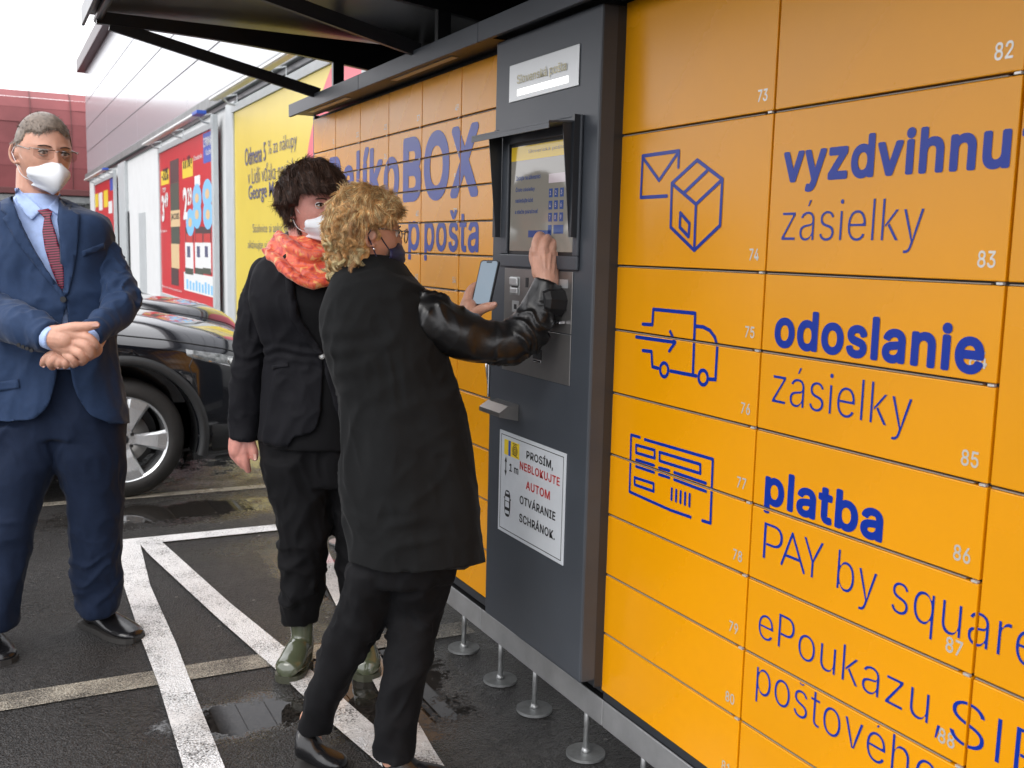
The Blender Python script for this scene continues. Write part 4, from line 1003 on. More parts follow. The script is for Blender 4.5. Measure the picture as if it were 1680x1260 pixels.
MT['clearlens'] = mat('pale_spectacle_lens', (.85, .87, .9), .03, spec=.5); MT['clearlens'].node_tree.nodes['Principled BSDF'].inputs['Transmission Weight'].default_value = .92; MT['clearlens'].node_tree.nodes['Principled BSDF'].inputs['IOR'].default_value = 1.0
MT['eye'] = mat('eye_white', (.65, .62, .6), .2); MT['iris'] = mat('brown_iris', (.05, .025, .012), .15); MT['lash'] = mat('dark_lashes', (.012, .008, .006), .6)
def hairmat(name, c, r=.42):
    m = mat(name, c, r, spec=.45, var=(55, .45)); m.node_tree.nodes['Principled BSDF'].inputs['Anisotropic'].default_value = .5; return m
MT['hair_grey'] = hairmat('short_greying_brown_hair', (.17, .13, .10)); MT['hair_grey2'] = hairmat('grey_side_hair', (.30, .265, .235))
MT['hair_dark'] = hairmat('dark_brown_hair', (.024, .012, .008), .5); MT['hair_dark2'] = hairmat('brown_hair_strands', (.075, .036, .022), .45)
MT['hair_gold'] = hairmat('golden_blonde_hair', (.64, .37, .15)); MT['hair_gold2'] = hairmat('pale_blonde_strands', (.85, .60, .33), .35); MT['hair_gold3'] = hairmat('darker_blonde_strands', (.40, .22, .09), .4)
def scarf_mat():
    m = bpy.data.materials.new('red_orange_patterned_silk'); m.use_nodes = True; t = m.node_tree; b = t.nodes['Principled BSDF']
    tc = t.nodes.new('ShaderNodeTexCoord'); n1 = t.nodes.new('ShaderNodeTexNoise'); n1.inputs['Scale'].default_value = 26; n1.inputs['Detail'].default_value = 5; n1.inputs['Distortion'].default_value = 1.6
    r = t.nodes.new('ShaderNodeValToRGB'); e = r.color_ramp.elements; e[0].position = .28; e[0].color = (.40, .03, .03, 1); e[1].position = .74; e[1].color = (.72, .34, .26, 1)
    for p, c in ((.40, (.55, .05, .035, 1)), (.50, (.78, .13, .04, 1)), (.58, (.66, .09, .06, 1)), (.64, (.85, .38, .09, 1))): q = e.new(p); q.color = c
    t.links.new(tc.outputs['Object'], n1.inputs['Vector']); t.links.new(n1.outputs[0], r.inputs[0]); t.links.new(r.outputs[0], b.inputs['Base Color']); b.inputs['Roughness'].default_value = .45; b.inputs['Sheen Weight'].default_value = .3
    return m
MT['scarf'] = scarf_mat()
def tie_mat():
    m = bpy.data.materials.new('burgundy_striped_silk'); m.use_nodes = True; t = m.node_tree; b = t.nodes['Principled BSDF']
    tc = t.nodes.new('ShaderNodeTexCoord'); mp = t.nodes.new('ShaderNodeMapping'); mp.inputs['Rotation'].default_value = (0, .12, 0)
    wv = t.nodes.new('ShaderNodeTexWave'); wv.bands_direction = 'Z'; wv.inputs['Scale'].default_value = 38; wv.inputs['Distortion'].default_value = .4
    r = t.nodes.new('ShaderNodeValToRGB'); r.color_ramp.elements[0].position = .45; r.color_ramp.elements[1].position = .6
    r.color_ramp.elements[0].color = (.045, .006, .014, 1); r.color_ramp.elements[1].color = (.28, .03, .07, 1)
    t.links.new(tc.outputs['Object'], mp.inputs[0]); t.links.new(mp.outputs[0], wv.inputs[0]); t.links.new(wv.outputs[0], r.inputs[0]); t.links.new(r.outputs[0], b.inputs['Base Color']); b.inputs['Roughness'].default_value = .4
    return m
MT['tie'] = tie_mat()

# ------------------------------------------------------------------ heads
class Head:
    """frame: f = facing, r = the person's right, u = up; local metres (x right, y forward, z up) about the head centre"""
    def __init__(s, px, py, h, turn, scale=1., tilt=0., pitch=0.):
        s.c = V(px, py, h); a = math.radians(turn); s.f = -FH*math.cos(a)+RH*math.sin(a); s.u = UP.copy()
        s.f = s.f*math.cos(pitch)+s.u*math.sin(pitch); s.r = np.cross(s.f, s.u); s.r /= np.linalg.norm(s.r); s.u = np.cross(s.r, s.f)
        s.r = s.r*math.cos(tilt)+s.u*math.sin(tilt); s.u = np.cross(s.r, s.f); s.k = scale
    def w(s, p): p = np.asarray(p, float)*s.k; return s.c+p[..., 0:1]*s.r+p[..., 1:2]*s.f+p[..., 2:3]*s.u
    def wp(s, p): return s.w(np.array([p]))[0]
    @staticmethod
    def shape(D, female=0.):
        """radius of the head for unit directions D (n,3)"""
        x, y, z = D[:, 0], D[:, 1], D[:, 2]
        rx = .077-.012*np.clip(-z, 0, 1)**1.2*(1+.3*female); ry = np.where(y > 0, .094, .100)-np.where(y > 0, 0, .045)*np.clip(-z*1.2, 0, 1); rz = np.where(z > 0, .112, .118)
        r = 1/np.sqrt((x/rx)**2+(y/ry)**2+(z/rz)**2)
        def g(cx_, cz_, sx, sz, a): # gaussian on the front, in (x, z) metres of the surface point
            X = x*r-cx_; Z = z*r-cz_; return a*np.exp(-(X/sx)**2-(Z/sz)**2)*np.clip(y*3, 0, 1)
        r = r+g(0, -.020, .011, .018, .020)+g(0, -.034, .013, .010, .010)+g(0, .004, .008, .022, .006)      # nose
        r = r+g(.030, .022, .022, .008, .004)+g(-.030, .022, .022, .008, .004)                                 # brow
        r = r-g(.031, .002, .016, .011, .009)-g(-.031, .002, .016, .011, .009)                                 # eye sockets
        r = r+g(.043, -.030, .02, .02, .004)+g(-.043, -.030, .02, .02, .004)                                   # cheeks
        r = r+g(0, -.062, .022, .007, .004)+g(0, -.070, .020, .005, .003)-g(0, -.078, .025, .006, .003)+g(0, -.098, .022, .015, .008)   # lips, chin
        return r
    def surf(s, az, el, off=0.):
        """point on the skin: az degrees from the nose towards the person's right, el up"""
        a, e = math.radians(az), math.radians(el); D = np.array([[math.sin(a)*math.cos(e), math.cos(a)*math.cos(e), math.sin(e)]])
        return s.w(D*(s.shape(D)[:, None]+off))[0]
    def build(s, mb, female=0., ears=True):
        n_ = 64; vv = []; ff = []; D = []
        for i in range(n_+1):
            t = PI*i/n_
            for j in range(2*n_): p = 2*PI*j/(2*n_); D.append((math.sin(t)*math.cos(p), math.sin(t)*math.sin(p), math.cos(t)))
        D = np.array(D); P = s.w(D*s.shape(D, female)[:, None])
        for i in range(n_):
            for j in range(2*n_): ff.append((i*2*n_+j, (i+1)*2*n_+j, (i+1)*2*n_+(j+1) % (2*n_), i*2*n_+(j+1) % (2*n_)))
        mb.add(P, ff)
        if ears:
            for sg_ in (1, -1):
                C_ = [(sg_*(.073+.004*math.cos(t)), -.012-.015*math.cos(t)-.003, -.012+.031*math.sin(t)) for t in np.linspace(-1.9, 3.6, 15)]
                C_ = [(sg_*(.074+.012*max(0, -math.cos(t))*1.0), -.010+.0155*math.cos(t)*1.0-.006, -.010+.030*math.sin(t)) for t in np.linspace(.6, 5.2, 16)]
                mb.tube([s.wp(q) for q in C_], [.0045*s.k]*16, 8)
                mb.tube([s.wp((sg_*.066, -.010, -.01)), s.wp((sg_*.077, -.016, -.008))], [.020*s.k, .015*s.k], 12)
                mb.tube([s.wp((sg_*.072, -.002, -.034)), s.wp((sg_*.076, -.006, -.041))], [.007*s.k, .0055*s.k], 8)
def lay(d, n, k=.10):
    d = d-(d*n).sum(1)[:, None]*n; d /= np.maximum(np.linalg.norm(d, axis=1), 1e-6)[:, None]; return d+n*k
def strands(name, roots, dirs, length, rad, m, parent, curl=0., grav=.35, seg=7, seed=1, label=None, jit=.25, tan=None, wave=30.):
    """hair: many thin tapered three-sided strands in one mesh"""
    r_ = np.random.default_rng(seed); n_ = len(roots); P = np.array(roots, float); Dn = np.array(dirs, float); Dn = Dn+r_.normal(0, jit, Dn.shape); Dn /= np.linalg.norm(Dn, axis=1)[:, None]
    Ls = length*r_.uniform(.6, 1.15, n_); ph = r_.uniform(0, 2*PI, n_); ax = np.cross(Dn, r_.normal(0, 1, Dn.shape)); ax /= np.linalg.norm(ax, axis=1)[:, None]
    pts = [P]; d = Dn.copy()
    for k in range(seg):
        d = d+np.array([0, 0, -grav])*(1.0/seg)*2; 
        if curl: d = d+curl*(ax*np.cos(ph+k*wave*.06)[:, None]+np.cross(ax, Dn)*np.sin(ph+k*wave*.06)[:, None])
        d /= np.linalg.norm(d, axis=1)[:, None]; pts.append(pts[-1]+d*(Ls/seg)[:, None])
    pts = np.array(pts); K_ = seg+1; vv = np.zeros((n_, K_, 3, 3))
    for k in range(K_):
        t = pts[min(k+1, seg)]-pts[max(k-1, 0)]; t /= np.linalg.norm(t, axis=1)[:, None]; a = np.cross(t, ax); a /= np.maximum(np.linalg.norm(a, axis=1), 1e-6)[:, None]; b = np.cross(t, a)
        rr = rad*(1-.75*(k/seg)**1.5)
        for j in range(3): vv[:, k, j] = pts[k]+rr*(math.cos(2*PI*j/3)*a+math.sin(2*PI*j/3)*b)
    vv = vv.reshape(-1, 3); base = np.arange(n_)[:, None, None]*K_*3; kk = np.arange(seg)[None, :, None]*3; jj = np.arange(3)[None, None, :]
    a0 = base+kk+jj; b0 = base+kk+(jj+1) % 3; F_ = np.stack([a0, b0, b0+3, a0+3], -1).reshape(-1, 4)
    me = bpy.data.meshes.new(name); me.vertices.add(len(vv)); me.vertices.foreach_set('co', vv.reshape(-1)); me.loops.add(F_.size); me.loops.foreach_set('vertex_index', F_.reshape(-1).astype(np.int32))
    me.polygons.add(len(F_)); me.polygons.foreach_set('loop_start', np.arange(0, F_.size, 4, dtype=np.int32)); me.update(); me.validate()
    o = link(name, me, m, parent, True, label); return o
def locks(name, roots, dirs, length, rad, m, parent, n_per=36, helix=.009, turns=1.6, seed=1, spread=.006, seg=12, grav=.5):
    """curls: bundles of strands that wind round a common drooping axis"""
    r_ = np.random.default_rng(seed); V_, F_ = [], []; base = 0
    for R0, D0 in zip(roots, dirs):
        d = D0/np.linalg.norm(D0); Lk = length*r_.uniform(.7, 1.2); tn = turns*r_.uniform(.6, 1.3)*r_.choice([-1, 1]); p0 = r_.uniform(0, 2*PI); hx = helix*r_.uniform(.6, 1.3)
        a = np.cross(d, UP+.01); a /= np.linalg.norm(a); b = np.cross(d, a); ax_ = [np.array(R0)]; dd = d.copy()
        for k in range(seg): dd = dd-UP*grav/seg*2; dd /= np.linalg.norm(dd); ax_.append(ax_[-1]+dd*Lk/seg)
        off = r_.normal(0, spread, (n_per, 2)); lag = r_.normal(0, .25, n_per); cutl = r_.uniform(.75, 1., n_per)
        K = []
        for k in range(seg+1):
            t = k/seg; th = p0+tn*2*PI*t+lag; g_ = min(1, t*4)
            c = ax_[k]+(np.cos(th)*hx*g_)[:, None]*a+(np.sin(th)*hx*g_)[:, None]*b
            K.append(c+off[:, :1]*a*(1-.5*t)+off[:, 1:]*b*(1-.5*t))
        K = np.array(K)
        for s_ in range(n_per):
            P = K[:, s_]; n_ = seg+1
            T_ = np.gradient(P, axis=0); T_ /= np.linalg.norm(T_, axis=1)[:, None]; u = np.cross(T_, b); u /= np.maximum(np.linalg.norm(u, axis=1), 1e-6)[:, None]; w_ = np.cross(T_, u)
            rr = rad*(1-.7*np.linspace(0, 1, n_)**2)[:, None]
            for j in range(3): V_.append(P+rr*(math.cos(2*PI*j/3)*u+math.sin(2*PI*j/3)*w_))
            for k in range(seg):
                for j in range(3): q = (j+1) % 3; F_.append((base+j*n_+k, base+q*n_+k, base+q*n_+k+1, base+j*n_+k+1))
            base += 3*n_
    me = bpy.data.meshes.new(name); me.from_pydata(np.concatenate(V_).tolist(), [], F_); me.update(); return link(name, me, m, parent, True)
def scalp(me, n_, seed=0, cond=None):
    """random points with normals on a mesh"""
    r_ = np.random.default_rng(seed); P = getv(me); N = getn(me); i = r_.integers(0, len(P), n_); p = P[i]; q = N[i]
    if cond is not None: k = cond(p); p, q = p[k], q[k]
    return p, q
def wear_mask(hd, parent, m='mask', k=1., cup=True):
    """respirator with a vertical centre ridge over nose, mouth and chin"""
    n_ = 26; vv = []; ff = []; hgt = (-.018, -.118)
    for i in range(n_+1):
        v = i/n_
        for j in range(n_+1):
            u = (j/n_)*2-1
            z = hgt[0]+(hgt[1]-hgt[0])*v; half_ = .062*(.55+.45*math.sin(PI*min(1, .18+v*.95)))*1.0
            if v < .2: half_ = .062*(.30+1.45*v+.38)
            zz_ = z+ (.0-.020*abs(u)*(1-v)) + .018*abs(u)*v
            x = half_*u
            if cup: y = .088+.050*math.sin(PI*(.08+.84*v))**.8*(1-abs(u)**1.6) - .045*abs(u)**2.2 + .006*(1-v)
            else: y = .088+.034*math.sin(PI*(.12+.76*v))**.8*(1-abs(u)**2.2) - .036*abs(u)**2.4
            if v < .12: y -= .012*(1-v/.12)*(1-abs(u))
            if v > .85: y -= .02*(v-.85)/.15
            y -= .014*abs(u)**5*(v > .5)
            y += .0016*math.sin(v*26)*(1-abs(u)) if not cup else .0012*math.sin(v*9+u*3)
            vv.append(hd.wp((x*k, y, zz_)))
    for i in range(n_):
        for j in range(n_): ff.append((i*(n_+1)+j, i*(n_+1)+j+1, (i+1)*(n_+1)+j+1, (i+1)*(n_+1)+j))
    o = MB().add(vv, ff).build('face_mask', m, parent, True); md = o.modifiers.new('s', 'SOLIDIFY'); md.thickness = .0022; md.offset = 1
    rows_ = [vv[0], vv[n_]]
    st = MB()
    for sg_, e in ((1, n_), (-1, 0)):
        top_ = vv[3*(n_+1)+e]; bot_ = vv[(n_-5)*(n_+1)+e]
        ea = hd.wp((sg_*.077, -.004, .014)); eb = hd.wp((sg_*.076, -.010, -.036)); er = hd.wp((sg_*.082, -.028, -.01))
        st.tube(catmull([top_, (np.array(top_)+ea)/2+hd.r*sg_*.006*hd.k-hd.u*.004, ea, er], 5), .0013*hd.k if cup else .0018, 6)
        st.tube(catmull([bot_, (np.array(bot_)+eb)/2+hd.r*sg_*.008*hd.k-hd.u*.010, eb, er], 5), .0013*hd.k if cup else .0018, 6)
    st.build('mask_loop', 'strap' if cup else 'darkmask', o, True)
    if cup:
        MB().tube([vv[i*(n_+1)+n_//2] for i in range(1, n_)], .0011, 5).tube([vv[int(.36*n_)*(n_+1)+j] for j in range(1, n_)], .0009, 5).build('mask_seam', m, o, True)
    return o
def eyes(hd, parent, which=(1, -1), look=0.):
    for sg_ in which:
        c = (sg_*.031, .076, .002); mb = MB(); ball(mb, hd.wp(c), .0125*hd.k); e = mb.build('eye', 'eye', parent, True)
        d = np.array([look, 1, -.05]); d /= np.linalg.norm(d); mb = MB(); ball(mb, hd.wp(np.array(c)+d*.0078), .0062*hd.k); mb.build('iris', 'iris', e, True)
        for dz, up_ in ((.0065, 1), (-.0062, -1)):
            L_ = [(sg_*(.031+.0145*math.cos(t)), .0885-.006*abs(math.cos(t))**2, .002+dz*math.sin(t)*1.0) for t in np.linspace(.1, PI-.1, 9)]
            MB().tube([hd.wp(q) for q in L_], .0022*hd.k, 6).build('eyelid', 'skin' if up_ < 0 else 'lash', parent, True)
        B_2 = [(sg_*(.012+.036*t), .0965-.016*t*t, .0205+.0035*math.sin(PI*t)) for t in np.linspace(0, 1, 8)]
        MB().tube([hd.wp(q) for q in B_2], [.0012]+[.0021*hd.k]*6+[.0008], 6).build('eyebrow', 'hair_dark2', parent, True)
def hand(mb, palm, fingers, k=5, n=12):
    for ch in palm: limb(mb, ch, 4, 14)
    for ch in fingers: limb(mb, ch, k, n)
def nails(parent, tips):
    for (px, py, h, r, ang) in tips:
        p = V(px, py, h); s = r*mpp(px, py, h); a = math.radians(ang); d = RH*math.cos(a)-UP*math.sin(a); sd_ = RH*math.sin(a)+UP*math.cos(a)
        vv = [p+d*(s*1.1*x)+sd_*(s*.62*y)+FH*(s*.25*(y*y)) for x, y in ((-1, -.8), (.6, -.9), (1, -.5), (1.1, 0), (1, .5), (.6, .9), (-1, .8))]
        MB().poly(vv).build('finger_nail', 'nail', parent)
def shoe(name, m, heel, toe, wid, hgt, parent, sole='sole', heelh=.03, ankle=None):
    """heel, toe: world ground points"""
    heel = np.array(heel, float); toe = np.array(toe, float); d = toe-heel; Ls = np.linalg.norm(d[:2]); d = d/np.linalg.norm(d); sd_ = np.cross(d, UP); sd_ /= np.linalg.norm(sd_)
    st = [(0, .50, .85), (.06, .78, 1.0), (.2, .80, 1.05), (.35, .80, 1.0), (.48, .86, .78), (.62, .98, .60), (.76, 1.0, .50), (.88, .90, .42), (.96, .66, .34), (1.0, .30, .22)]
    mb = MB(); vv = []; ff = []; n_ = 20
    for t, ww, hh in st:
        c = heel+(toe-heel)*t; zb = c[2]+.012+heelh*max(0, 1-t*2.2)*.6
        for j in range(n_):
            a = 2*PI*j/n_; x = math.copysign(abs(math.cos(a))**.8, math.cos(a))*wid/2*ww; z = math.sin(a)
            zz_ = zb+(hgt*hh)*(.5+.5*math.copysign(abs(z)**.9, z))
            nar = 1-.35*max(0, z)*(1 if t < .55 else .5); vv.append((c[0]+sd_[0]*x*nar, c[1]+sd_[1]*x*nar, zz_))
    m_ = len(st)
    for i in range(m_-1):
        for j in range(n_): ff.append((i*n_+j, i*n_+(j+1) % n_, (i+1)*n_+(j+1) % n_, (i+1)*n_+j))
    ff += [tuple(range(n_))[::-1], tuple((m_-1)*n_+j for j in range(n_))]; mb.add(vv, ff)
    if ankle is not None: mb.tube([heel+(toe-heel)*.18+UP*hgt*.6, np.array(ankle)], [wid*.42, wid*.40], 20)
    me = fuse(mb, .0045, 5, name); o = link(name, me, m, parent, True)
    mb = MB(); out1 = []; 
    for t, ww, hh in st: c = heel+(toe-heel)*t; out1.append((c, wid/2*ww*1.07))
    poly_ = [c+sd_*w_ for c, w_ in out1]+[c-sd_*w_ for c, w_ in out1[::-1]]
    zt = .020
    n2 = len(poly_); lo_ = [(p[0], p[1], max(p[2], 0)+.0005) for p in poly_]; hi_ = [(p[0], p[1], max(p[2], 0)+zt) for p in poly_]
    s_ = MB().add(lo_+hi_, [tuple(range(n2))[::-1], tuple(range(n2, 2*n2))]+[(i, (i+1) % n2, n2+(i+1) % n2, n2+i) for i in range(n2)]).build('shoe_sole', sole, o); recalc(s_.data)
    return o
def person(label, px, py, group=None):
    p = onz(px, py, 0.); return thing('person', label, 'person', tuple(p), group)

# ================================================================== PERSON 1: man in the blue suit
def man():
    T = person('man in a blue suit, white shirt collar and dark red tie with clasped hands and white mask', 90, 1050)
    T['label'] = 'man in blue suit and burgundy tie with clasped hands, standing before the black SUV'
    H = 3.50
    hd = Head(71, 250, H-.03, 45, 1.09, tilt=.02, pitch=-.12)
    mb = MB(); hd.build(mb)
    h = 3.16
    limb(mb, [(62, 280, H+.03, 32), (62, 312, H+.03, 33), (66, 350, H+.03, 37)], 4, 24)
    # the rest of the body under the clothes
    limb(mb, [(66, 345, H+.03, 36), (70, 400, H+.04, 38), (75, 500, H+.04, 38), (82, 600, H+.05, 38), (85, 680, H+.04, 38)], 4, 20)
    limb(mb, [(70, 375, H+.03, 28), (150, 385, H+.03, 18), (184, 460, H+.01, 15), (200, 494, H-.04, 14), (176, 528, H-.14, 13), (152, 572, h+.085, 13)], 4, 12)
    limb(mb, [(70, 375, H+.03, 28), (-26, 385, H+.03, 18), (-44, 440, H+.01, 18), (-50, 492, H-.04, 18), (10, 526, H-.2, 16), (62, 548, h+.03, 15)], 4, 12)
    limb(mb, [(110, 670, H+.03, 34), (155, 800, H+.06, 24), (160, 900, H+.09, 14), (162, 985, H+.12, 11)], 4, 12); limb(mb, [(60, 670, H+.03, 34), (15, 800, H-.02, 24), (-12, 1010, H-.08, 11)], 4, 12)
    # hands: the person's right hand lies over the left one
    h = 3.16
    hand(mb, [[(62, 548, h+.03, 18), (88, 554, h+.01, 19), (108, 558, h, 18)], [(88, 546, h+.01, 13), (112, 546, h, 13), (134, 553, h, 11)], [(90, 560, h+.01, 15), (112, 570, h, 13), (127, 571, h, 11)], [(92, 563, h+.02, 13), (108, 574, h+.01, 11), (117, 578, h, 9)]],
         [[(132, 551, h-.004, 9), (147, 555, h-.010, 7.6), (157, 566, h-.002, 6.8), (154, 574, h+.03, 6)], [(128, 563, h-.008, 9.2), (142, 568, h-.018, 8), (150, 580, h-.006, 7), (146, 587, h+.03, 6)],
          [(120, 574, h-.008, 8.8), (131, 580, h-.018, 7.8), (138, 590, h-.006, 6.8), (134, 595, h+.03, 6)], [(110, 582, h-.004, 7.8), (119, 589, h-.012, 7), (124, 596, h, 6), (120, 599, h+.03, 5.4)],
          [(100, 544, h, 12), (120, 538, h-.006, 10), (136, 536, h-.008, 8.3), (148, 535, h-.006, 7.6), (158, 533, h-.002, 6)]])
    g_ = h+.055
    hand(mb, [[(152, 572, g_+.03, 16), (130, 580, g_, 18), (105, 584, g_, 17)], [(108, 574, g_, 12), (92, 578, g_-.01, 11)]],
         [[(100, 578, g_-.02, 9), (86, 583, g_-.03, 9), (75, 590, g_-.02, 7.5), (71, 597, g_, 6)], [(104, 584, g_-.022, 9.5), (90, 589, g_-.04, 9), (84, 596, g_-.03, 8), (86, 601, g_-.005, 7)],
          [(108, 588, g_-.022, 9.5), (99, 593, g_-.04, 8.6), (96, 598, g_-.03, 7.5)], [(116, 588, g_-.022, 9), (109, 594, g_-.04, 8.2), (107, 599, g_-.03, 7)]])
    body = fuse(mb, .0028, 1, 'body'); link('body', body, 'skin', T, True)
    nails(T, [(156, 533, h-.020, 5.2, -5), (72, 599, g_-.014, 3.6, 110), (105, 600, g_-.044, 3.6, 100), (95, 600, g_-.044, 3.6, 100)])
    # hair: cap of short strands over a thin shell
    def hairline(p):
        q = (p-hd.c)/hd.k; x, y, z = q@hd.r, q@hd.f, q@hd.u
        return (z > .055-.25*(y-.06)*(y > .06)) & ~((y > .072) & (np.abs(x) < .05) & (z < .088)) | ((y < .030) & (z > .018+.35*np.clip(y, 0, 1))) | ((y < -.035) & (z > -.045))
    D = getv(body); N = getn(body)
    p, q = scalp(body, 60000, 3, lambda p: hairline(p) & (np.linalg.norm(p-hd.c, axis=1) < .15*hd.k))
    cen = hd.c
    zl = ((p-cen)@hd.u)/hd.k; top_ = zl > .062; tang = np.where(top_[:, None], .75*hd.f+.25*hd.r, -.6*hd.u-.3*hd.f)
    dirs = q*.55+tang
    i1 = top_.nonzero()[0][:12000]; i2 = (~top_).nonzero()[0][:9000]
    n_ = 60; DD = []; ff = []
    for i in range(n_+1):
        t = PI*i/n_
        for j in range(2*n_): q_ = 2*PI*j/(2*n_); DD.append((math.sin(t)*math.cos(q_), math.sin(t)*math.sin(q_), math.cos(t)))
    DD = np.array(DD); r0 = Head.shape(DD); W0 = hd.w(DD*r0[:, None]); hm_ = hairline(W0); zz_ = DD[:, 2]*r0
    W1 = hd.w(DD*(r0+np.where(hm_, .003+.006*np.clip((zz_-.03)/.06, 0, 1), -.012))[:, None])
    for i in range(n_):
        for j in range(2*n_): ff.append((i*2*n_+j, (i+1)*2*n_+j, (i+1)*2*n_+(j+1) % (2*n_), i*2*n_+(j+1) % (2*n_)))
    hair = MB().add(W1, ff).build('hair', 'hair_grey', T, True)
    strands('hair_strands', p[i1]+q[i1]*.004, lay(dirs[i1], q[i1], .22), .022, .0010, 'hair_grey', hair, grav=.1, seg=4, seed=4, jit=.20)
    strands('side_hair', p[i2]+q[i2]*.001, lay(dirs[i2], q[i2], .2), .014, .0010, 'hair_grey2', hair, grav=.1, seg=3, seed=5, jit=.25, label='greyer short hair at the sides')
    eyes(hd, T)
    # glasses
    gl = MB()
    gl.tube([hd.wp((.071, .083, .008)), hd.wp((.080, .02, .013)), hd.wp((.080, -.012, .012)), hd.wp((.078, -.028, -.004))], .0018, 6)
    gl.tube([hd.wp((-.071, .083, .008)), hd.wp((-.080, .02, .013)), hd.wp((-.080, -.012, .012))], .0018, 6)
    gl.tube([hd.wp((.010, .118, .008)), hd.wp((0, .122, .011)), hd.wp((-.010, .118, .008))], .0013, 6)
    for sg_ in (1, -1): gl.tube([hd.wp((sg_*x, y, .0125)) for x, y in ((.010, .1175), (.03, .114), (.05, .104), (.066, .088), (.072, .082))], .0013, 6)
    G = gl.build('glasses', 'wire', T, True)
    for sg_ in (1, -1):
        xs = np.linspace(.012, .064, 9); vv = [hd.wp((sg_*x, .1185-.0085*((x-.012)/.052)**2*2.8, .0115)) for x in xs]+[hd.wp((sg_*x, .1175-.0085*((x-.012)/.052)**2*2.8, -.018+.010*abs((x-.038)/.026)**3)) for x in xs[::-1]]
        MB().poly(vv).build('lens', 'lens', G)
    wear_mask(hd, T, 'mask', 1.02)
    # ---- shirt, tie
    mb = MB(); loft(mb, [(318, 34, 92, .07, 0), (330, 24, 100, .075, 0), (345, 5, 118, .09, 0), (370, -20, 150, .10, 0), (420, -26, 168, .112, 0), (500, -18, 165, .12, 0), (600, -15, 170, .12, 0)], H+.01)
    sh = fuse(mb, .008, 4, 'shirt'); shirt = link('shirt', sh, 'shirt', T, True)
    # ---- jacket
    Hj = H
    rows = [(326, 22, 104, .085, .01), (338, 0, 124, .105, .01), (350, -22, 160, .118, 0), (366, -34, 180, .126, 0), (400, -36, 184, .134, 0), (450, -32, 182, .138, 0), (500, -28, 186, .138, 0), (550, -26, 184, .138, 0), (600, -27, 190, .14, 0), (650, -29, 198, .145, 0), (684, -30, 205, .148, 0), (716, -30, 208, .148, 0)]
    armL = [(148, 388, H+.02, 28), (166, 422, H+.02, 31), (184, 460, H, 31), (199, 492, H-.05, 29), (182, 522, H-.14, 26), (162, 540, H-.22, 23), (149, 551, H-.265, 21)]
    armR = [(-26, 380, H+.02, 38), (-44, 440, H+.01, 38), (-52, 492, H-.04, 38), (-20, 512, H-.13, 37), (20, 528, H-.22, 35), (55, 541, H-.28, 32), (84, 553, H-.315, 27)]
    mb = MB(); loft(mb, rows, Hj); jk_body = fuse(mb, .008, 10, 'jacket')
    jk_body = cut(jk_body, [
        ([(14, 318), (36, 372), (62, 420), (92, 466), (109, 487), (112, 470), (104, 430), (97, 380), (97, 326), (80, 300), (30, 300)], H-.5, H+.0),
        (smooth_poly([(110, 492), (97, 560), (93, 600), (87, 640), (74, 670), (50, 687), (20, 691), (0, 692), (-40, 692), (-80, 694), (-80, 750), (250, 750), (250, 694), (215, 692), (190, 692), (164, 688), (137, 668), (120, 620), (112, 550)]), H-.5, H-.02),
        ([(-90, 693), (260, 693), (260, 760), (-90, 760)], H-.5, H+.5)])
    wrinkles(jk_body, [], base=.0052, seed=11)
    jk = link('jacket', jk_body, 'suit', T, True)
    mb = MB(); limb(mb, armL, 6, 28, (True, False)); A_ = fuse(mb, .006, 5, 'sleeve'); wrinkles(A_, [armL], amp=.013, freq=15, base=.005, seed=21, elbow=[(203, 500, H-.05, .11)]); link('sleeve', A_, 'suit', jk, True)
    mb = MB(); limb(mb, armR, 6, 28, (True, False)); B_ = fuse(mb, .006, 5, 'sleeve'); wrinkles(B_, [armR], amp=.011, freq=13, base=.005, seed=22, elbow=[(-52, 492, H-.04, .12)]); link('sleeve', B_, 'suit', jk, True)
    # cuffs
    mb = MB(); limb(mb, [(72, 551, h+.020, 19), (89, 556, h+.004, 20)], 3, 24, (True, False)); cu = fuse(mb, .004, 1); link('cuff', cu, 'shirt', jk, True)
    mb = MB(); limb(mb, [(157, 546, h+.095, 14), (143, 557, h+.060, 16.5)], 3, 24, (True, False)); cu = fuse(mb, .004, 1); link('cuff', cu, 'shirt', jk, True)
    tree = bvh([jk_body, sh]); ts = bvh([sh])
    drape('lapel', [(20, 322), (2, 330), (2, 345), (12, 352), (5, 358), (30, 400), (70, 450), (100, 486), (108, 488), (103, 480), (80, 448), (54, 408), (34, 370), (24, 340)], tree, .007, .005, 'suit', jk)
    drape('lapel', [(97, 325), (108, 337), (118, 336), (114, 344), (131, 352), (128, 395), (122, 440), (112, 482), (106, 486), (101, 470), (98, 430), (98, 380)], tree, .007, .005, 'suit', jk)
    drape('breast_pocket', [(134, 412), (170, 399), (172, 408), (136, 421)], tree, .004, .004, 'suit', jk)
    drape('pocket_flap', [(-10, 628), (30, 622), (32, 636), (-10, 643)], tree, .004, .004, 'suit', jk)
    drape('tie', [(62, 346), (79, 343), (86, 348), (83, 357), (92, 385), (101, 420), (106, 455), (104, 480), (97, 472), (84, 440), (74, 408), (70, 380), (73, 358)], ts, .013, .008, 'tie', T, step=5)
    tc_ = bvh([sh, body]); drape('shirt_collar', [(25, 309), (30, 308), (37, 316), (64, 339), (68, 345), (52, 361), (42, 352), (26, 328)], tc_, .010, .003, 'shirt', shirt, step=5)
    drape('shirt_collar', [(99, 318), (99, 350), (94, 352), (84, 344), (80, 340)], tc_, .010, .003, 'shirt', shirt, step=5)
    q = tree.ray_cast(Vector(CAM), Vector(_n(ray(106, 491)))); c = np.array(q[0]) if q[0] else V(106, 491, H-.14)
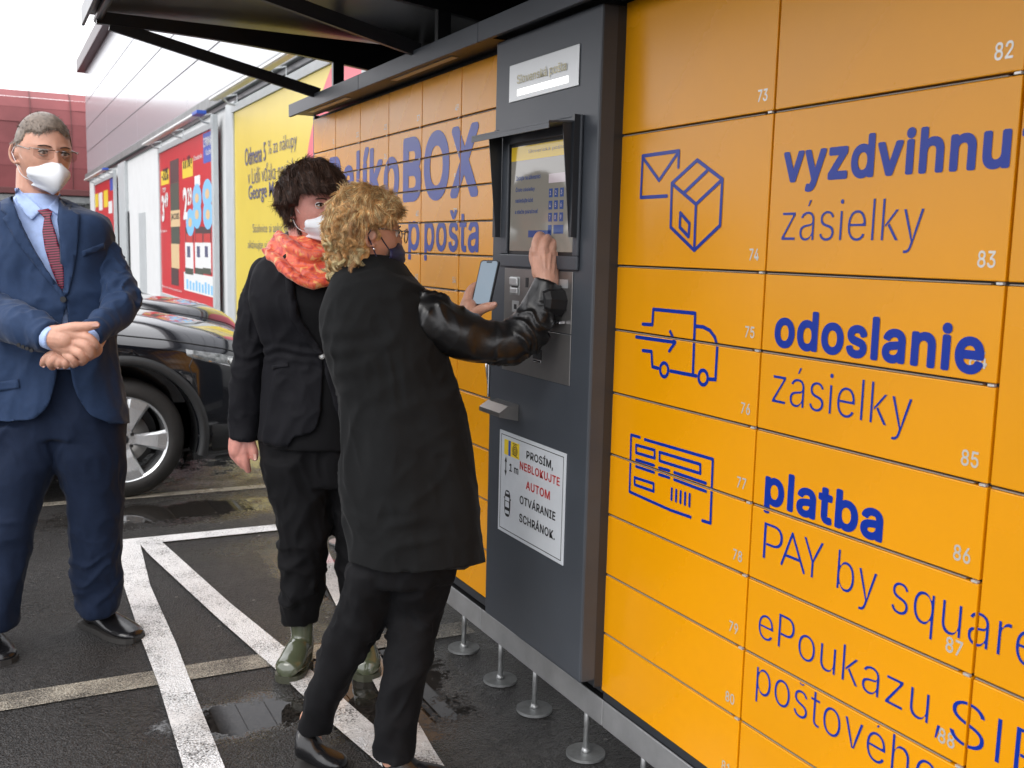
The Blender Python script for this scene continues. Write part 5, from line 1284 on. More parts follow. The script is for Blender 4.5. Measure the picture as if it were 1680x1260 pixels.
    MB().tube([c-FH*.012, c-FH*.004], .010, 16).build('jacket_button', 'black', jk)
    for i in range(4):
        q = V(30+7*i, 566+3*i, H-.345+.0*i); MB().tube([q-FH*.0, q+FH*.004], .006, 10).build('sleeve_button', 'black', jk)
    # ---- trousers
    mb = MB()
    loft(mb, [(560, -15, 170, .11, .02), (620, -18, 180, .12, .02), (680, -20, 190, .125, .02), (712, -20, 196, .125, .03)], H, k=3)
    loft(mb, [(690, -24, 92, .122, .015), (740, -24, 98, .118, .01), (800, -24, 74, .095, -.01), (860, -30, 56, .09, -.02), (920, -36, 44, .08, -.03), (970, -38, 32, .075, -.05), (1010, -38, 26, .085, -.06), (1032, -36, 20, .085, -.07)], H-.02, ex=2.2)
    loft(mb, [(690, 82, 203, .122, .025), (740, 88, 203, .118, .03), (800, 108, 200, .095, .05), (860, 116, 198, .088, .07), (920, 118, 197, .078, .09), (960, 122, 198, .074, .11), (990, 128, 193, .074, .12), (1006, 136, 186, .072, .12)], H+.02, ex=2.2)
    tr_ = fuse(mb, .008, 5, 'trousers')
    wrinkles(tr_, [[(150, 900, H+.05, 45), (158, 1000, H+.05, 38)], [(0, 960, H-.07, 45), (-8, 1030, H-.09, 36)]], amp=.010, freq=7, base=.0045, seed=31, elbow=[(155, 975, H+.11, .16), (-8, 1000, H-.07, .16)])
    link('trousers', tr_, 'suitp', T, True)
    a = onz(143, 1022); b = onz(226, 1054); shoe('shoe', 'shoe', a-(b-a)*.02, b, .115, .085, T, heelh=.02, ankle=V(160, 985, H+.13))
    a = onz(-34, 1048); b = onz(10, 1092); shoe('shoe', 'shoe', a, b, .110, .085, T, heelh=.02, ankle=V(-14, 1020, H-.04))
man()

# ================================================================== PERSON 2: woman in black blazer with red scarf
def woman_scarf():
    T = person('woman with short dark hair, red patterned scarf, black blazer and olive rubber boots', 500, 1110)
    H = 3.34
    hd = Head(514, 338, H-.02, 45, .98, tilt=.0, pitch=-.03)
    mb = MB(); hd.build(mb, 1.)
    limb(mb, [(505, 372, H+.02, 31), (503, 410, H+.02, 31), (503, 430, H+.03, 36)], 4, 24)
    h = H-.02
    hand(mb, [[(397, 712, h, 15), (393, 726, h, 16), (390, 738, h, 15)], [(402, 715, h, 12), (402, 730, h-.005, 11), (399, 743, h-.008, 10)], [(386, 722, h+.01, 11), (384, 736, h+.01, 10)]],
         [[(399, 742, h-.010, 8.5), (402, 753, h-.012, 7.6), (404, 763, h-.008, 7), (407, 771, h, 5.6)], [(393, 742, h-.004, 9), (395, 754, h-.010, 8), (399, 763, h, 7)], [(387, 740, h+.004, 8.5), (389, 751, h, 7.6), (394, 759, h+.01, 6.6)], [(382, 736, h+.01, 7.6), (383, 746, h+.01, 6.8), (388, 753, h+.02, 5.8)],
          [(408, 716, h-.004, 9), (413, 730, h-.010, 7.8), (417, 741, h-.012, 7), (418, 751, h-.008, 5.8)]])
    limb(mb, [(503, 430, H+.03, 32), (508, 520, H+.02, 36), (512, 640, H+.02, 36), (515, 720, H+.02, 38)], 4, 18)
    limb(mb, [(505, 452, H+.03, 26), (446, 458, H, 15), (421, 510, H, 13), (405, 620, H-.01, 12), (398, 714, h, 13)], 4, 12)
    limb(mb, [(505, 452, H+.03, 26), (580, 460, H+.06, 15), (606, 530, H+.10, 13), (620, 600, H+.13, 12), (640, 640, H+.15, 13)], 4, 12)
    limb(mb, [(492, 700, H+.02, 34), (500, 850, H+.01, 22), (496, 1030, H+.06, 10)], 4, 12); limb(mb, [(550, 700, H+.02, 32), (583, 850, H+.05, 22), (598, 1030, H+.07, 10)], 4, 12)
    hand(mb, [[(640, 640, H+.15, 16), (655, 650, H+.15, 15)]], [[(660, 648, H+.15, 8), (675, 650, H+.15, 7)], [(658, 656, H+.15, 8), (672, 660, H+.15, 7)]])
    body = fuse(mb, .0034, 3, 'body'); link('body', body, 'skin_pink', T, True); nails(T, [(418, 750, h-.028, 4.5, 85)])
    eyes(hd, T)
    # hair volume: noisy shell then strands
    mb = MB(); n_ = 60; vv = []; ff = []
    D = []
    for i in range(n_+1):
        t = PI*i/n_
        for j in range(2*n_): p = 2*PI*j/(2*n_); D.append((math.sin(t)*math.cos(p), math.sin(t)*math.sin(p), math.cos(t)))
    D = np.array(D); r = Head.shape(D); az = np.arctan2(D[:, 0], D[:, 1]); 
    x, y, z = D[:, 0], D[:, 1], D[:, 2]
    thick = .030*np.clip((z+.0)*1.4+.5, 0, 1)+.010
    front = (y > .35)&(z < .34+.14*np.sin(x*3)); side = (y > .06)&(z < -.02)&(y <= .35); low = (z < -.62)
    low |= (z < -.30) & (y > -.25)
    fade = np.where(front | side | low, -1., 1.)
    rr = r+np.where(fade > 0, thick+.006*vnoise(D*7, 2)+.004*vnoise(D*18, 3), -.012)
    P = hd.w(D*rr[:, None])
    for i in range(n_):
        for j in range(2*n_): ff.append((i*2*n_+j, (i+1)*2*n_+j, (i+1)*2*n_+(j+1) % (2*n_), i*2*n_+(j+1) % (2*n_)))
    mb.add(P, ff); limb(mb, [(478, 392, H+.02, 14), (480, 405, H+.02, 10), (484, 413, H+.02, 5)], 3)
    hm = fuse(mb, .005, 3, 'hair'); displace(hm, lambda P, N: .003*(1-2*np.abs(vnoise(P*np.array([50, 50, 24]), 4)))+.001*vnoise(P*90, 5))
    hair = link('hair', hm, 'hair_dark', T, True)
    def hcond(p):
        q = (p-hd.c)/hd.k; X, Y, Z = q@hd.r, q@hd.f, q@hd.u; return (np.abs(Z) < .2) & ((Z > .045) | (Y < .012)) & (Z > -.075)
    p, q = scalp(hm, 40000, 6, hcond); q2 = q*.35-hd.u*.35*0-UP*.25+hd.f*np.where(((p-hd.c)@hd.u > .06*hd.k), .7, -.2)[:, None]
    q2 = q*.24+hd.f*np.where(((p-hd.c)@hd.u > .03), .6, -.25)[:, None]-UP*.30+.35*np.stack([vnoise(p*25, 31), vnoise(p*25, 32), vnoise(p*25, 33)], 1)
    strands('hair_strands', p[:9000]-q[:9000]*.001, lay(q2[:9000], q[:9000], .16), .045, .0009, 'hair_dark2', hair, curl=.02, grav=.45, seg=6, seed=7, jit=.10)
    k = 9000; strands('hair_strands', p[9000:9000+k]-q[9000:9000+k]*.001, lay(q2[9000:9000+k], q[9000:9000+k], .10), .034, .0009, 'hair_dark', hair, curl=.03, grav=.5, seg=6, seed=8, jit=.14)
    wear_mask(hd, T, 'mask', 1.)
    e = hd.wp((.079, -.008, -.050)); mb = MB(); ball(mb, e, .005); mb.build('earring', 'gold', T, True)
    # ---- blazer
    arm = [(436, 450, H, 27), (421, 500, H, 27), (411, 560, H, 27), (405, 620, H-.01, 26), (401, 670, H-.02, 25), (399, 719, H-.02, 23.5)]
    arm2 = [(588, 452, H+.06, 25), (606, 520, H+.10, 25), (612, 580, H+.12, 24), (635, 630, H+.14, 20)]
    mb = MB(); loft(mb, [(410, 462, 545, .075, .01), (422, 440, 562, .09, .01), (436, 422, 578, .105, .01), (456, 413, 592, .115, 0), (500, 413, 600, .128, -.01), (540, 424, 598, .120, 0), (578, 436, 592, .108, 0), (620, 433, 600, .118, 0), (680, 429, 606, .13, .0), (712, 428, 608, .133, 0), (722, 429, 607, .133, 0)], H)
    bz_ = fuse(mb, .007, 8, 'blazer')
    bz_ = cut(bz_, [([(468, 400), (478, 440), (481, 480), (488, 520), (512, 560), (529, 578), (548, 545), (560, 500), (562, 440), (545, 400)], H-.5, H-.01), (smooth_poly([(530, 584), (527, 640), (523, 685), (512, 708), (480, 719), (480, 760), (660, 760), (660, 700), (570, 690), (542, 640)]), H-.5, H-.05)])
    wrinkles(bz_, [], base=.0045, seed=41)
    # waist folds
    c = V(470, 578, H-.11); displace(bz_, lambda P, N: .006*np.exp(-((P[:, 2]-c[2])/.03)**2)*np.sin((P[:, 2]-c[2])*200+3*vnoise(P*10, 3))*.6)
    bl = link('blazer', bz_, 'blazer', T, True)
    for ar, sd_ in ((arm, 42), (arm2, 43)):
        mb = MB(); limb(mb, ar, 6, 26, (True, False)); A_ = fuse(mb, .006, 4, 'sleeve'); wrinkles(A_, [ar], amp=.009, freq=11, base=.004, seed=sd_, elbow=[(411, 560, H, .10)]); link('sleeve', A_, 'blazer', bl, True)
    mb = MB(); loft(mb, [(415, 470, 540, .07, .01), (440, 440, 572, .095, .01), (500, 430, 590, .118, .0), (560, 440, 584, .105, 0), (640, 445, 590, .11, 0), (730, 440, 596, .12, 0)], H-.005); tp = fuse(mb, .008, 4, 'top'); link('knit_top', tp, 'btrous', T, True)
    tree = bvh([bz_, tp])
    drape('lapel', [(464, 425), (482, 440), (484, 485), (494, 525), (516, 556), (531, 580), (524, 583), (500, 560), (476, 520), (470, 480)], tree, .006, .005, 'blazer', bl)
    drape('pocket_flap', [(446, 600), (472, 594), (473, 601), (447, 606)], tree, .003, .003, 'blazer', bl)
    q = tree.ray_cast(Vector(CAM), Vector(_n(ray(529, 584)))); c = np.array(q[0]) if q[0] else V(529, 584, H-.12)
    b_ = MB().tube([c-FH*.010, c-FH*.004], .0095, 20).build('blazer_button', 'wire', bl); MB().tube([c-FH*.0115, c-FH*.0102], .0045, 12).build('button_centre', 'plate', b_)
    # ---- scarf: several wound folds
    mb = MB(); NS_, NT_ = 30, 80; vv = []; ff = []
    for i in range(NS_+1):
        s = i/NS_
        for j in range(NT_):
            t = 2*PI*j/NT_; fr_ = max(0, -math.sin(t)); e = 1+.06*math.sin(2*t+4*s)+.04*math.sin(5*t-6*s)
            if s <= .8: q = s/.8; rx = 27+42*q**1.15; dy = 22*q+58*q*fr_**1.5; dd = .060+.085*q; pf = 8*math.sin(PI*min(1, q*1.1))
            else: q = (s-.8)/.2; rx = 69-34*q; dy = 80-(58*(1-fr_**1.5))+0*q; dy = 22+58*fr_**1.5-4*q; dd = .145-.075*q; pf = 0
            fold = (2.2*math.sin(s*24+2.2*math.sin(t*2+1))+1.5*math.sin(s*41+3*math.sin(t*3)))*(1 if s < .8 else 0)
            px_ = 502+(rx+pf*.6)*e*math.cos(t)+(6*s*fr_); py_ = 386+dy-pf*.5+fold
            vv.append(V(px_, py_, H+.015+math.sin(t)*(dd+pf*.0015+fold*.0022)))
    for i in range(NS_):
        for j in range(NT_): ff.append((i*NT_+j, i*NT_+(j+1) % NT_, (i+1)*NT_+(j+1) % NT_, (i+1)*NT_+j))
    ff += [tuple(range(NT_))[::-1], tuple(NS_*NT_+j for j in range(NT_))]; mb.add(vv, ff)
    limb(mb, [(458, 388, H+.01, 9), (470, 398, H-.05, 10), (490, 412, H-.09, 10), (515, 420, H-.10, 9), (545, 414, H-.08, 8)], 5); limb(mb, [(436, 412, H-.01, 7), (455, 428, H-.08, 9), (480, 452, H-.13, 9), (510, 466, H-.14, 8), (545, 462, H-.12, 8)], 5)
    sf = fuse(mb, .0045, 2, 'scarf'); displace(sf, lambda P, N: .0034*(1-2*np.abs(vnoise(P@SK*np.array([16, 16, 40])+1.5*vnoise(P*9, 1)[:, None], 12)))+.001*vnoise(P*60, 13)); link('scarf', sf, 'scarf', T, True)
    # ---- trousers and boots
    mb = MB()
    loft(mb, [(660, 436, 598, .11, .02), (710, 430, 606, .12, .02), (760, 432, 606, .12, .02), (790, 440, 606, .11, .02)], H)
    loft(mb, [(750, 433, 540, .118, .01), (800, 441, 545, .095, .0), (850, 456, 543, .085, .0), (880, 459, 541, .08, 0), (930, 460, 535, .075, .01), (970, 462, 530, .072, .02), (1000, 463, 526, .070, .05), (1018, 466, 520, .062, .06)], H, ex=2.1)
    loft(mb, [(750, 520, 610, .10, .04), (800, 540, 618, .09, .05), (860, 547, 620, .08, .06), (920, 552, 622, .075, .06), (980, 562, 628, .07, .07), (1030, 574, 628, .065, .07)], H, ex=2.1)
    tr_ = fuse(mb, .007, 4, 'trousers'); wrinkles(tr_, [[(500, 850, H, 46), (495, 1010, H, 36)], [(583, 850, H+.05, 40), (598, 1020, H+.07, 33)]], amp=.014, freq=9, base=.006, seed=51, elbow=[(497, 990, H+.03, .12), (500, 860, H, .08)]); link('trousers', tr_, 'btrous', T, True)
    def boot(shaft, hz, heel, toe, wid):
        heel = np.array(heel); toe = np.array(toe); mb = MB(); d = (toe-heel); Ls = np.linalg.norm(d); dn = d/Ls; sd_ = np.cross(dn, UP)
        limb(mb, shaft, 4, 24)
        C_ = [(0.08, .034, .042), (.25, .038, .050), (.45, .040, .046), (.65, .044, .036), (.82, .043, .031), (.94, .033, .026)]
        vv = []; n_ = 20; ff = []
        for t, ww, hh in [(-.02, .02, .03)]+C_+[(1.0, .012, .015)]:
            c = heel+d*t
            for j in range(n_):
                a = 2*PI*j/n_; vv.append(c+sd_*math.cos(a)*ww*wid/.088+UP*(.016+hh+hh*math.sin(a)))
        m_ = len(C_)+2
        for i in range(m_-1):
            for j in range(n_): ff.append((i*n_+j, i*n_+(j+1) % n_, (i+1)*n_+(j+1) % n_, (i+1)*n_+j))
        ff += [tuple(range(n_))[::-1], tuple((m_-1)*n_+j for j in range(n_))]; mb.add(vv, ff)
        me = fuse(mb, .005, 7, 'rubber_boot'); displace(me, lambda P, N: .0014*vnoise(P*34, 6)); o = link('rubber_boot', me, 'rubber', T, True)
        out1 = [(heel+d*t, ww*wid/.088*1.03) for t, ww in [(-.04, .022)]+[(a, b) for a, b, _ in C_]+[(1.02, .014)]]; pl = [c+sd_*w_ for c, w_ in out1]+[c-sd_*w_ for c, w_ in out1[::-1]]; n2 = len(pl)
        s_ = MB().add([(q[0], q[1], .0005) for q in pl]+[(q[0], q[1], .024) for q in pl], [tuple(range(n2))[::-1], tuple(range(n2, 2*n2))]+[(i, (i+1) % n2, n2+(i+1) % n2, n2+i) for i in range(n2)]).build('boot_sole', 'rubsole', o); recalc(s_.data)
        MB().tube([V(*shaft[0][:3])+RH*(shaft[0][3]+1)*mpp(*shaft[0][:3])*math.cos(t)+FH*(shaft[0][3]+1)*mpp(*shaft[0][:3])*math.sin(t)+UP*.0 for t in np.linspace(0, 2*PI, 25)], .0035, 6, False).build('boot_rim', 'rubsole', o)
    hl = onz(499, 1086); tl = onz(468, 1122)
    boot([(494, 1008, H+.06, 19), (496, 1040, H+.06, 19), (497, 1062, H+.055, 17.5), (492, 1082, H+.03, 19), (484, 1096, H-.02, 20)], 0, hl, tl, .098)
    hl = onz(596, 1086); tl = onz(604, 1119)
    boot([(600, 1012, H+.08, 18.5), (599, 1040, H+.07, 18.5), (598, 1062, H+.06, 17.5), (599, 1082, H+.03, 18.5), (601, 1096, H-.02, 19)], 0, hl, tl, .096)
woman_scarf()

# ================================================================== PERSON 3: blonde woman in the long black coat at the terminal
def woman_coat():
    T = person('curly blonde woman in long black coat with leather sleeves, touching the terminal screen', 615, 1240)
    H = 2.70
    hd = Head(601, 380, H, 119, .90, tilt=-.03, pitch=-.06)
    mb = MB(); hd.build(mb, 1.)
    limb(mb, [(600, 410, H+.02, 34), (602, 445, H+.02, 36), (605, 465, H+.02, 42)], 4, 24)
    # her right hand at the screen, seen from the back
    h = 2.735
    hand(mb, [[(898, 462, h-.01, 19), (897, 447, h, 20), (895, 430, h+.008, 20)], [(884, 448, h, 12), (882, 430, h+.004, 11), (881, 412, h+.008, 10)], [(893, 440, h, 14), (892, 412, h+.002, 11)], [(904, 440, h+.004, 13), (903, 414, h+.008, 10.5)], [(909, 444, h+.01, 10), (911, 420, h+.014, 9)]],
         [[(879, 414, h+.004, 8.8), (880, 398, h+.010, 8), (885, 387, h+.022, 7.6), (890, 391, h+.045, 7.5), (889, 398, h+.062, 6)],
          [(891, 412, h-.002, 8.6), (894, 399, h+.002, 7.8), (898, 391, h+.014, 7.2), (899, 395, h+.045, 7.5)],
          [(903, 416, h+.004, 8.2), (906, 405, h+.008, 7.4), (909, 398, h+.020, 6.8), (907, 402, h+.045, 7)],
          [(913, 424, h+.010, 7.2), (916, 415, h+.014, 6.4), (917, 409, h+.026, 6), (912, 412, h+.048, 6)],
          [(882, 438, h+.02, 10), (876, 424, h+.045, 8.5), (876, 410, h+.055, 7.2), (881, 401, h+.060, 6)]], n=14)
    # her left hand holding the phone
    g_ = 2.80
    hand(mb, [[(758, 530, g_-.02, 15), (766, 516, g_, 15.5), (769, 503, g_+.006, 14)], [(772, 524, g_-.012, 12), (779, 514, g_-.012, 11)], [(762, 508, g_, 10), (766, 494, g_+.016, 9)]],
         [[(778, 516, g_-.016, 10.5), (789, 508, g_-.028, 9), (799, 504, g_-.036, 8), (807, 502, g_-.036, 7), (811, 500, g_-.034, 5.6)],
          [(766, 497, g_+.008, 8.5), (769, 483, g_+.022, 8), (776, 472, g_+.036, 7.2), (788, 466, g_+.044, 6.4)], [(764, 502, g_+.008, 8.5), (769, 490, g_+.024, 8), (778, 482, g_+.042, 7), (792, 478, g_+.048, 6.2)],
          [(764, 508, g_+.006, 8), (772, 498, g_+.026, 7.5), (784, 494, g_+.044, 6.6)], [(766, 514, g_+.004, 7.5), (776, 508, g_+.026, 7), (788, 506, g_+.04, 6)]], n=12)
    g0 = 2.80; h = 2.735
    limb(mb, [(605, 465, H+.02, 38), (630, 560, H+.02, 44), (660, 700, H+.02, 46), (675, 860, H+.02, 46)], 4, 18)
    limb(mb, [(620, 500, H+.02, 34), (690, 512, H-.0, 18), (740, 540, H-.02, 17), (800, 558, H, 15), (846, 552, H+.01, 14), (880, 505, H+.02, 13), (898, 460, h, 14)], 4, 12)
    limb(mb, [(620, 500, H+.02, 34), (690, 512, H+.10, 15), (722, 545, H+.12, 13), (748, 550, H+.11, 12), (759, 528, g0-.02, 12)], 4, 12)
    limb(mb, [(640, 860, H, 44), (592, 1000, H, 26), (512, 1180, H+.02, 14)], 4, 12); limb(mb, [(700, 860, H+.02, 44), (680, 1000, H, 26), (646, 1215, H-.10, 14)], 4, 12)
    # lower legs in sheer dark stockings are covered by the trousers; ankles show
    limb(mb, [(512, 1178, H+.02, 20), (508, 1200, H+.02, 17), (514, 1222, H+.02, 16)], 3); limb(mb, [(645, 1215, H-.10, 20), (644, 1245, H-.11, 18)], 3)
    body = fuse(mb, .0027, 1, 'body')
    def tendon(P, N):
        d = np.zeros(len(P)); 
        for a, b in (((884, 415, h), (890, 448, h)), ((893, 414, h), (895, 448, h)), ((903, 417, h), (900, 450, h)), ((911, 424, h), (906, 452, h))):
            A_, B_ = V(*a), V(*b); ab = B_-A_; t = ((P-A_)@ab)/(ab@ab); q = A_+np.clip(t, 0, 1)[:, None]*ab; e = P-q; lat = np.abs(e@RH); d += .0020*np.exp(-(lat/.0030)**2)*((t > -.1) & (t < 1.0) & (np.linalg.norm(e, axis=1) < .03))
        return d
    displace(body, tendon); link('body', body, 'skin', T, True); nails(T, [(809, 499, g_-.048, 4.6, -12)])
    # phone: a thing of its own, held in the hand
    c4 = [V(789, 427, 2.838), V(819, 427, 2.806), V(803, 500, 2.782), V(773, 500, 2.812)]
    c4 = [np.array(q) for q in c4]; nr = np.cross(c4[1]-c4[0], c4[3]-c4[0]); nr /= np.linalg.norm(nr); nr = nr if nr@FH < 0 else -nr
    ph = thing('smartphone', 'smartphone with pale lit screen held up in the blonde woman\'s left hand', 'phone', tuple(sum(c4)/4))
    def rquad(ins, off):
        cc_ = sum(c4)/4; u = (c4[1]-c4[0]); v = (c4[3]-c4[0]); lu, lv = np.linalg.norm(u), np.linalg.norm(v); out_ = []
        rad = .008; hu, hv = lu/2-ins, lv/2-ins
        for sx, sy, a0 in ((1, 1, 0), (-1, 1, 90), (-1, -1, 180), (1, -1, 270)):
            for k in range(5):
                t = math.radians(a0+22.5*k); out_.append(cc_+u/lu*(sx*(hu-rad)+rad*math.cos(t))+v/lv*(sy*(hv-rad)+rad*math.sin(t))+nr*off)
        return out_
    a = rquad(0, 0); b = rquad(0, -.008); n2 = len(a); o = MB().add(a+b, [tuple(range(n2)), tuple(range(2*n2-1, n2-1, -1))]+[(i, (i+1) % n2, n2+(i+1) % n2, n2+i) for i in range(n2)]).build('phone_body', 'dgrey', ph); recalc(o.data)
    MT['phscreen'] = mat('phone_screen', (.10, .12, .14), .08, spec=.9, emis=((.24, .30, .36), .55))
    o2 = MB().poly(rquad(.0028, .0006)).build('phone_screen', 'phscreen', ph)
    u = (c4[1]-c4[0]); u /= np.linalg.norm(u); v = (c4[3]-c4[0]); v /= np.linalg.norm(v); m0 = (c4[0]+c4[1])/2+v*.0035+nr*.0010
    MB().poly([m0-u*.010, m0+u*.010, m0+u*.008+v*.004, m0-u*.008+v*.004]).build('camera_notch', 'black', ph)
    # ---- hair
    mb = MB(); n_ = 60; ff = []; D = []
    for i in range(n_+1):
        t = PI*i/n_
        for j in range(2*n_): p = 2*PI*j/(2*n_); D.append((math.sin(t)*math.cos(p), math.sin(t)*math.sin(p), math.cos(t)))
    D = np.array(D); r = Head.shape(D); x, y, z = D[:, 0], D[:, 1], D[:, 2]
    keep = (z > .45) | (y < .18+.35*np.clip(z, 0, 1)) & (z > -.05) | (y < -.12)
    face = (y > .55) & (z < .62); keep &= ~face; keep &= ~((np.abs(x) > .70) & (z < .16) & (z > -.55) & (y > -.30))
    thick = .011+.003*np.clip(-y, 0, 1)+.005*np.clip(z, 0, 1)
    rr = r+np.where(keep, thick+.007*(1-2*np.abs(vnoise(D*3.2, 12)))+.004*vnoise(D*9, 13), -.014)
    P = hd.w(D*rr[:, None])
    for i in range(n_):
        for j in range(2*n_): ff.append((i*2*n_+j, (i+1)*2*n_+j, (i+1)*2*n_+(j+1) % (2*n_), i*2*n_+(j+1) % (2*n_)))
    mb.add(P, ff)
    for a in ([(570, 392, H-.02, 22), (562, 420, H-.02, 19), (562, 440, H-.01, 13)], [(588, 404, H-.04, 18), (588, 424, H-.04, 15), (592, 436, H-.04, 10)], [(562, 365, H, 18), (557, 390, H, 17), (558, 410, H, 16)], [(572, 425, H, 15), (580, 440, H, 11)]): limb(mb, a, 3, 16)
    hm = fuse(mb, .005, 4, 'hair')
    displace(hm, lambda P, N: .0035*(1-2*np.abs(vnoise(P*np.array([26, 26, 15])+1.2*vnoise(P*12, 2)[:, None], 4)))+.0035*(1-2*np.abs(vnoise(P*np.array([70, 70, 30])+2*vnoise(P*20, 3)[:, None], 5))))
    hair = link('hair', hm, 'hair_gold', T, True)
    def hc(p):
        q = (p-hd.c)/hd.k; X, Y, Z = q@hd.r, q@hd.f, q@hd.u; return ((Z > .040) | (Y < -.034)) & (Z > -.150)
    p, q = scalp(hm, 60000, 16, hc); fl = q*.10-UP*.45-hd.f*.15; fl = np.where((((p-hd.c)@hd.u) > .075)[:, None], q*.3+hd.f*.1-hd.f*.7*(((p-hd.c)@hd.f) < .02)[:, None]+hd.r*.5*np.sign((p-hd.c)@hd.r)[:, None], fl)
    wob = np.stack([vnoise(p*22, 31), vnoise(p*22, 32), vnoise(p*22, 33)], 1); fl = fl+wob*.75
    a = 0
    for mname, k, ln, cu, ji in (('hair_gold', 9000, .034, .20, .08), ('hair_gold2', 7000, .032, .22, .08), ('hair_gold3', 5000, .034, .20, .08)):
        k = min(k, len(p)-a); strands('hair_strands', p[a:a+k]-q[a:a+k]*.001, lay(fl[a:a+k], q[a:a+k], .14), ln, .00085, mname, hair, curl=cu, grav=.35, seg=8, seed=17+a, jit=ji, wave=26); a += k
    def hc2(p):
        q = (p-hd.c)/hd.k; X, Y, Z = q@hd.r, q@hd.f, q@hd.u; return (Y < .02) & (Z < .095) & (Z > -.13) & ((Z > .03) | (Y < -.040))
    rp, rq = scalp(hm, 1400, 55, hc2); rd = -UP*.8+rq*.35-hd.f*.25+rng.normal(0, .35, rp.shape)
    for i, mn_ in enumerate(('hair_gold', 'hair_gold2', 'hair_gold3', 'hair_gold2', 'hair_gold')):
        s_ = slice(i*34, i*34+34); locks('hair_curl', rp[s_]-rq[s_]*.011, rd[s_], .046, .0008, mn_, hair, seed=60+i, helix=.0065, spread=.0045)
    nr_ = [V(x, y, H+dh) for x, y, dh in ((560, 424, 0), (564, 432, .01), (570, 436, -.01), (580, 436, -.02), (590, 432, -.03), (560, 416, .01), (600, 428, -.04), (567, 428, -.02), (584, 430, .01))]
    locks('hair_curl', nr_, [np.array([-.15, .1, -1.])+rng.normal(0, .25, 3) for _ in nr_], .055, .0008, 'hair_gold', hair, seed=71, turns=1.2); locks('hair_curl', nr_, [np.array([-.15, .1, -1.])+rng.normal(0, .3, 3) for _ in nr_], .050, .0008, 'hair_gold2', hair, seed=72, turns=1.4)
    # ---- glasses, mask, earring
    gl = MB(); gl.tube([hd.wp((.070, .084, .010)), hd.wp((.078, .03, .012)), hd.wp((.079, -.008, .010))], .0016, 6)
    for sg_ in (1, -1):
        E_ = [hd.wp((sg_*(.036+.027*math.cos(t)), .116-.012*abs(.5+.5*math.cos(t)), -.002+.020*math.sin(t))) for t in np.linspace(0, 2*PI, 25)]; gl.tube(E_, .0014, 6, False)
    gl.tube([hd.wp((.009, .118, .004)), hd.wp((-.009, .118, .004))], .0014, 6); gl.tube([hd.wp((.062, .104, .010)), hd.wp((.072, .088, .011))], .0030, 6)
    G = gl.build('glasses', 'wire', T, True)
    for sg_ in (1, -1): MB().poly([hd.wp((sg_*(.036+.026*math.cos(t)), .116-.012*abs(.5+.5*math.cos(t)), -.002+.019*math.sin(t))) for t in np.linspace(0, 2*PI, 24, endpoint=False)]).build('lens', 'clearlens', G)
    wear_mask(hd, T, 'darkmask', 1.03, cup=False); eyes(hd, T)
    mb = MB(); ball(mb, hd.wp((.080, -.004, -.047)), .004); mb.build('earring', 'chrome', T, True)
    # ---- coat
    mb = MB()
    loft(mb, [(424, 562, 648, .070, .02), (436, 556, 662, .085, .02), (448, 553, 672, .098, .01), (462, 545, 688, .112, .0), (486, 535, 700, .124, 0), (530, 529, 716, .134, 0), (580, 534, 732, .136, .0), (620, 545, 746, .132, .0), (660, 559, 758, .134, 0), (720, 563, 768, .142, .0), (780, 563, 777, .148, .0), (830, 566, 784, .150, 0), (880, 572, 790, .152, 0), (915, 576, 794, .152, 0), (936, 578, 795, .152, 0)], H, k=4)
    ct = fuse(mb, .007, 8, 'coat')
    ct = cut(ct, [([(560, 912), (600, 930), (640, 941), (700, 938), (760, 930), (800, 920), (830, 915), (830, 990), (550, 990), (550, 905)], H-.4, H+.4)])
    wrinkles(ct, [], base=.0042, seed=61)
    def backfold(P, N):
        z = P[:, 2]; z1 = V(600, 600, H)[2]; x = (P-V(640, 600, H))@RH
        s_ = np.exp(-((z-z1)/.10)**2); return .0042*s_*np.sin((z*1.0-x*.30)*105+4*vnoise(P*7, 3))*np.clip(.35+1.3*vnoise(P*8, 8), 0, 1)+.007*np.exp(-((z-(z1-.32))/.22)**2)*np.sin(x*38+2*vnoise(P*3, 6))
    displace(ct, backfold); coat = link('coat', ct, 'coat', T, True)
    # standing collar
    mb = MB(); loft(mb, [(418, 566, 646, .072, .02), (430, 559, 660, .085, .02), (448, 552, 672, .099, .01), (455, 551, 676, .103, .01)], H, ex=2.1); cl = fuse(mb, .005, 4); displace(cl, lambda P, N: .003*vnoise(P*16, 7)); link('collar', cl, 'coat', coat, True)
    arm = [(668, 512, H+.0, 38), (702, 520, H-.03, 42), (740, 540, H-.03, 42), (790, 560, H-.01, 37), (838, 562, H+.005, 35), (866, 540, H+.012, 34), (884, 510, H+.018, 31), (896, 480, H+.025, 27), (902, 462, H+.028, 24)]
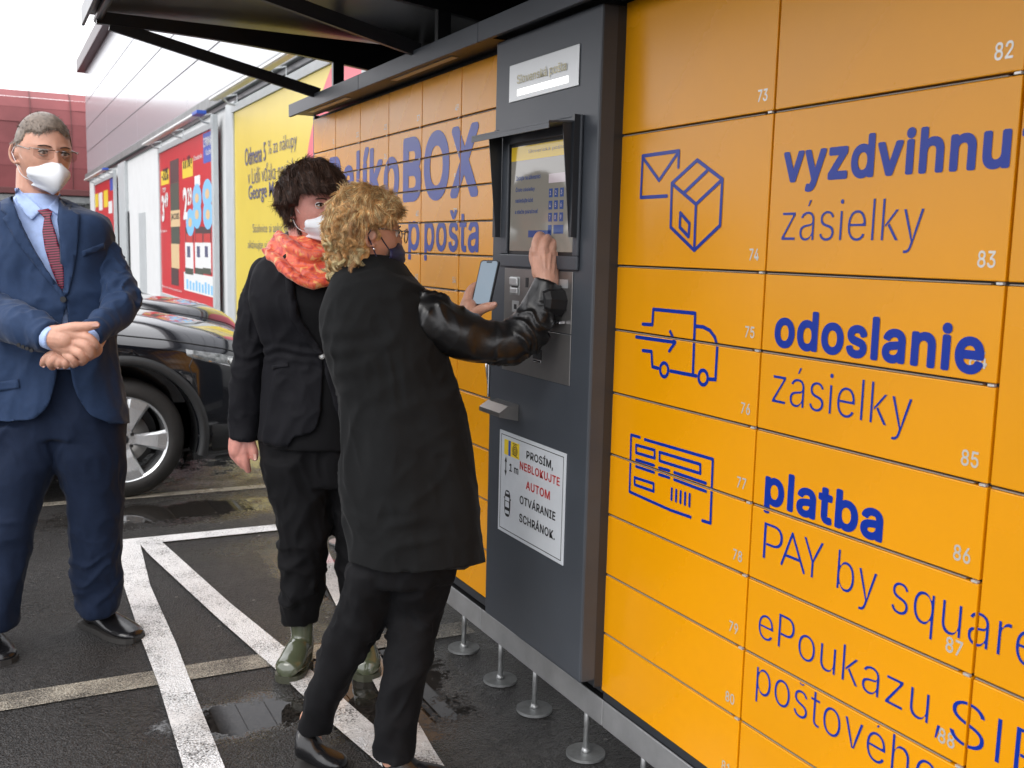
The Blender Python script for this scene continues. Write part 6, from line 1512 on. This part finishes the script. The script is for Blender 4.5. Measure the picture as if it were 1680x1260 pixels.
    mb = MB(); limb(mb, arm, 6, 32, (True, False)); A_ = fuse(mb, .0050, 3, 'sleeve'); wrinkles(A_, [arm[1:]], amp=.0105, freq=17, base=.0035, seed=71, elbow=[(850, 560, H+.01, .10), (705, 520, H-.03, .10)]); link('sleeve', A_, 'leather', coat, True, label='shiny black leather sleeve raised to the screen')
    arm = [(690, 505, H+.10, 30), (722, 545, H+.12, 27), (748, 552, H+.11, 23), (762, 532, H+.09, 18)]
    mb = MB(); limb(mb, arm, 6, 28, (True, False)); A_ = fuse(mb, .0055, 3, 'sleeve'); wrinkles(A_, [arm], amp=.006, freq=12, base=.004, seed=72); link('sleeve', A_, 'leather', coat, True)
    # ---- trousers and shoes
    mb = MB()
    loft(mb, [(840, 590, 770, .12, 0), (900, 585, 760, .12, 0), (945, 580, 745, .115, 0)], H)
    loft(mb, [(925, 574, 662, .112, 0), (960, 566, 650, .102, 0), (1000, 549, 640, .085, 0), (1050, 532, 614, .078, 0), (1100, 517, 584, .072, .0), (1150, 501, 562, .066, .01), (1186, 493, 546, .062, .02), (1196, 492, 544, .060, .02)], H, ex=2.1)
    loft(mb, [(925, 640, 745, .112, .005), (960, 640, 737, .102, .01), (1000, 639, 727, .085, .02), (1050, 633, 714, .078, -.02), (1100, 628, 702, .07, -.05), (1150, 622, 691, .064, -.07), (1200, 617, 680, .060, -.09), (1244, 614, 676, .058, -.11)], H, ex=2.1)
    tr_ = fuse(mb, .007, 4, 'trousers'); wrinkles(tr_, [[(590, 1000, H, 50), (520, 1190, H+.01, 30)], [(685, 1000, H+.03, 48), (648, 1225, H+.03, 34)]], amp=.013, freq=8, base=.006, seed=81, elbow=[(575, 1020, H-.03, .10), (680, 1010, H-.03, .10)]); link('trousers', tr_, 'btrous', T, True)
    a = onz(486, 1262); b = onz(570, 1266); shoe('shoe', 'shoe', a, b, .085, .085, T, heelh=.05, ankle=V(512, 1210, H+.02))
    a = onz(632, 1296); b = onz(740, 1284); shoe('shoe', 'shoe', a, b, .085, .080, T, heelh=.05, ankle=V(645, 1238, H-.10))
woman_coat()
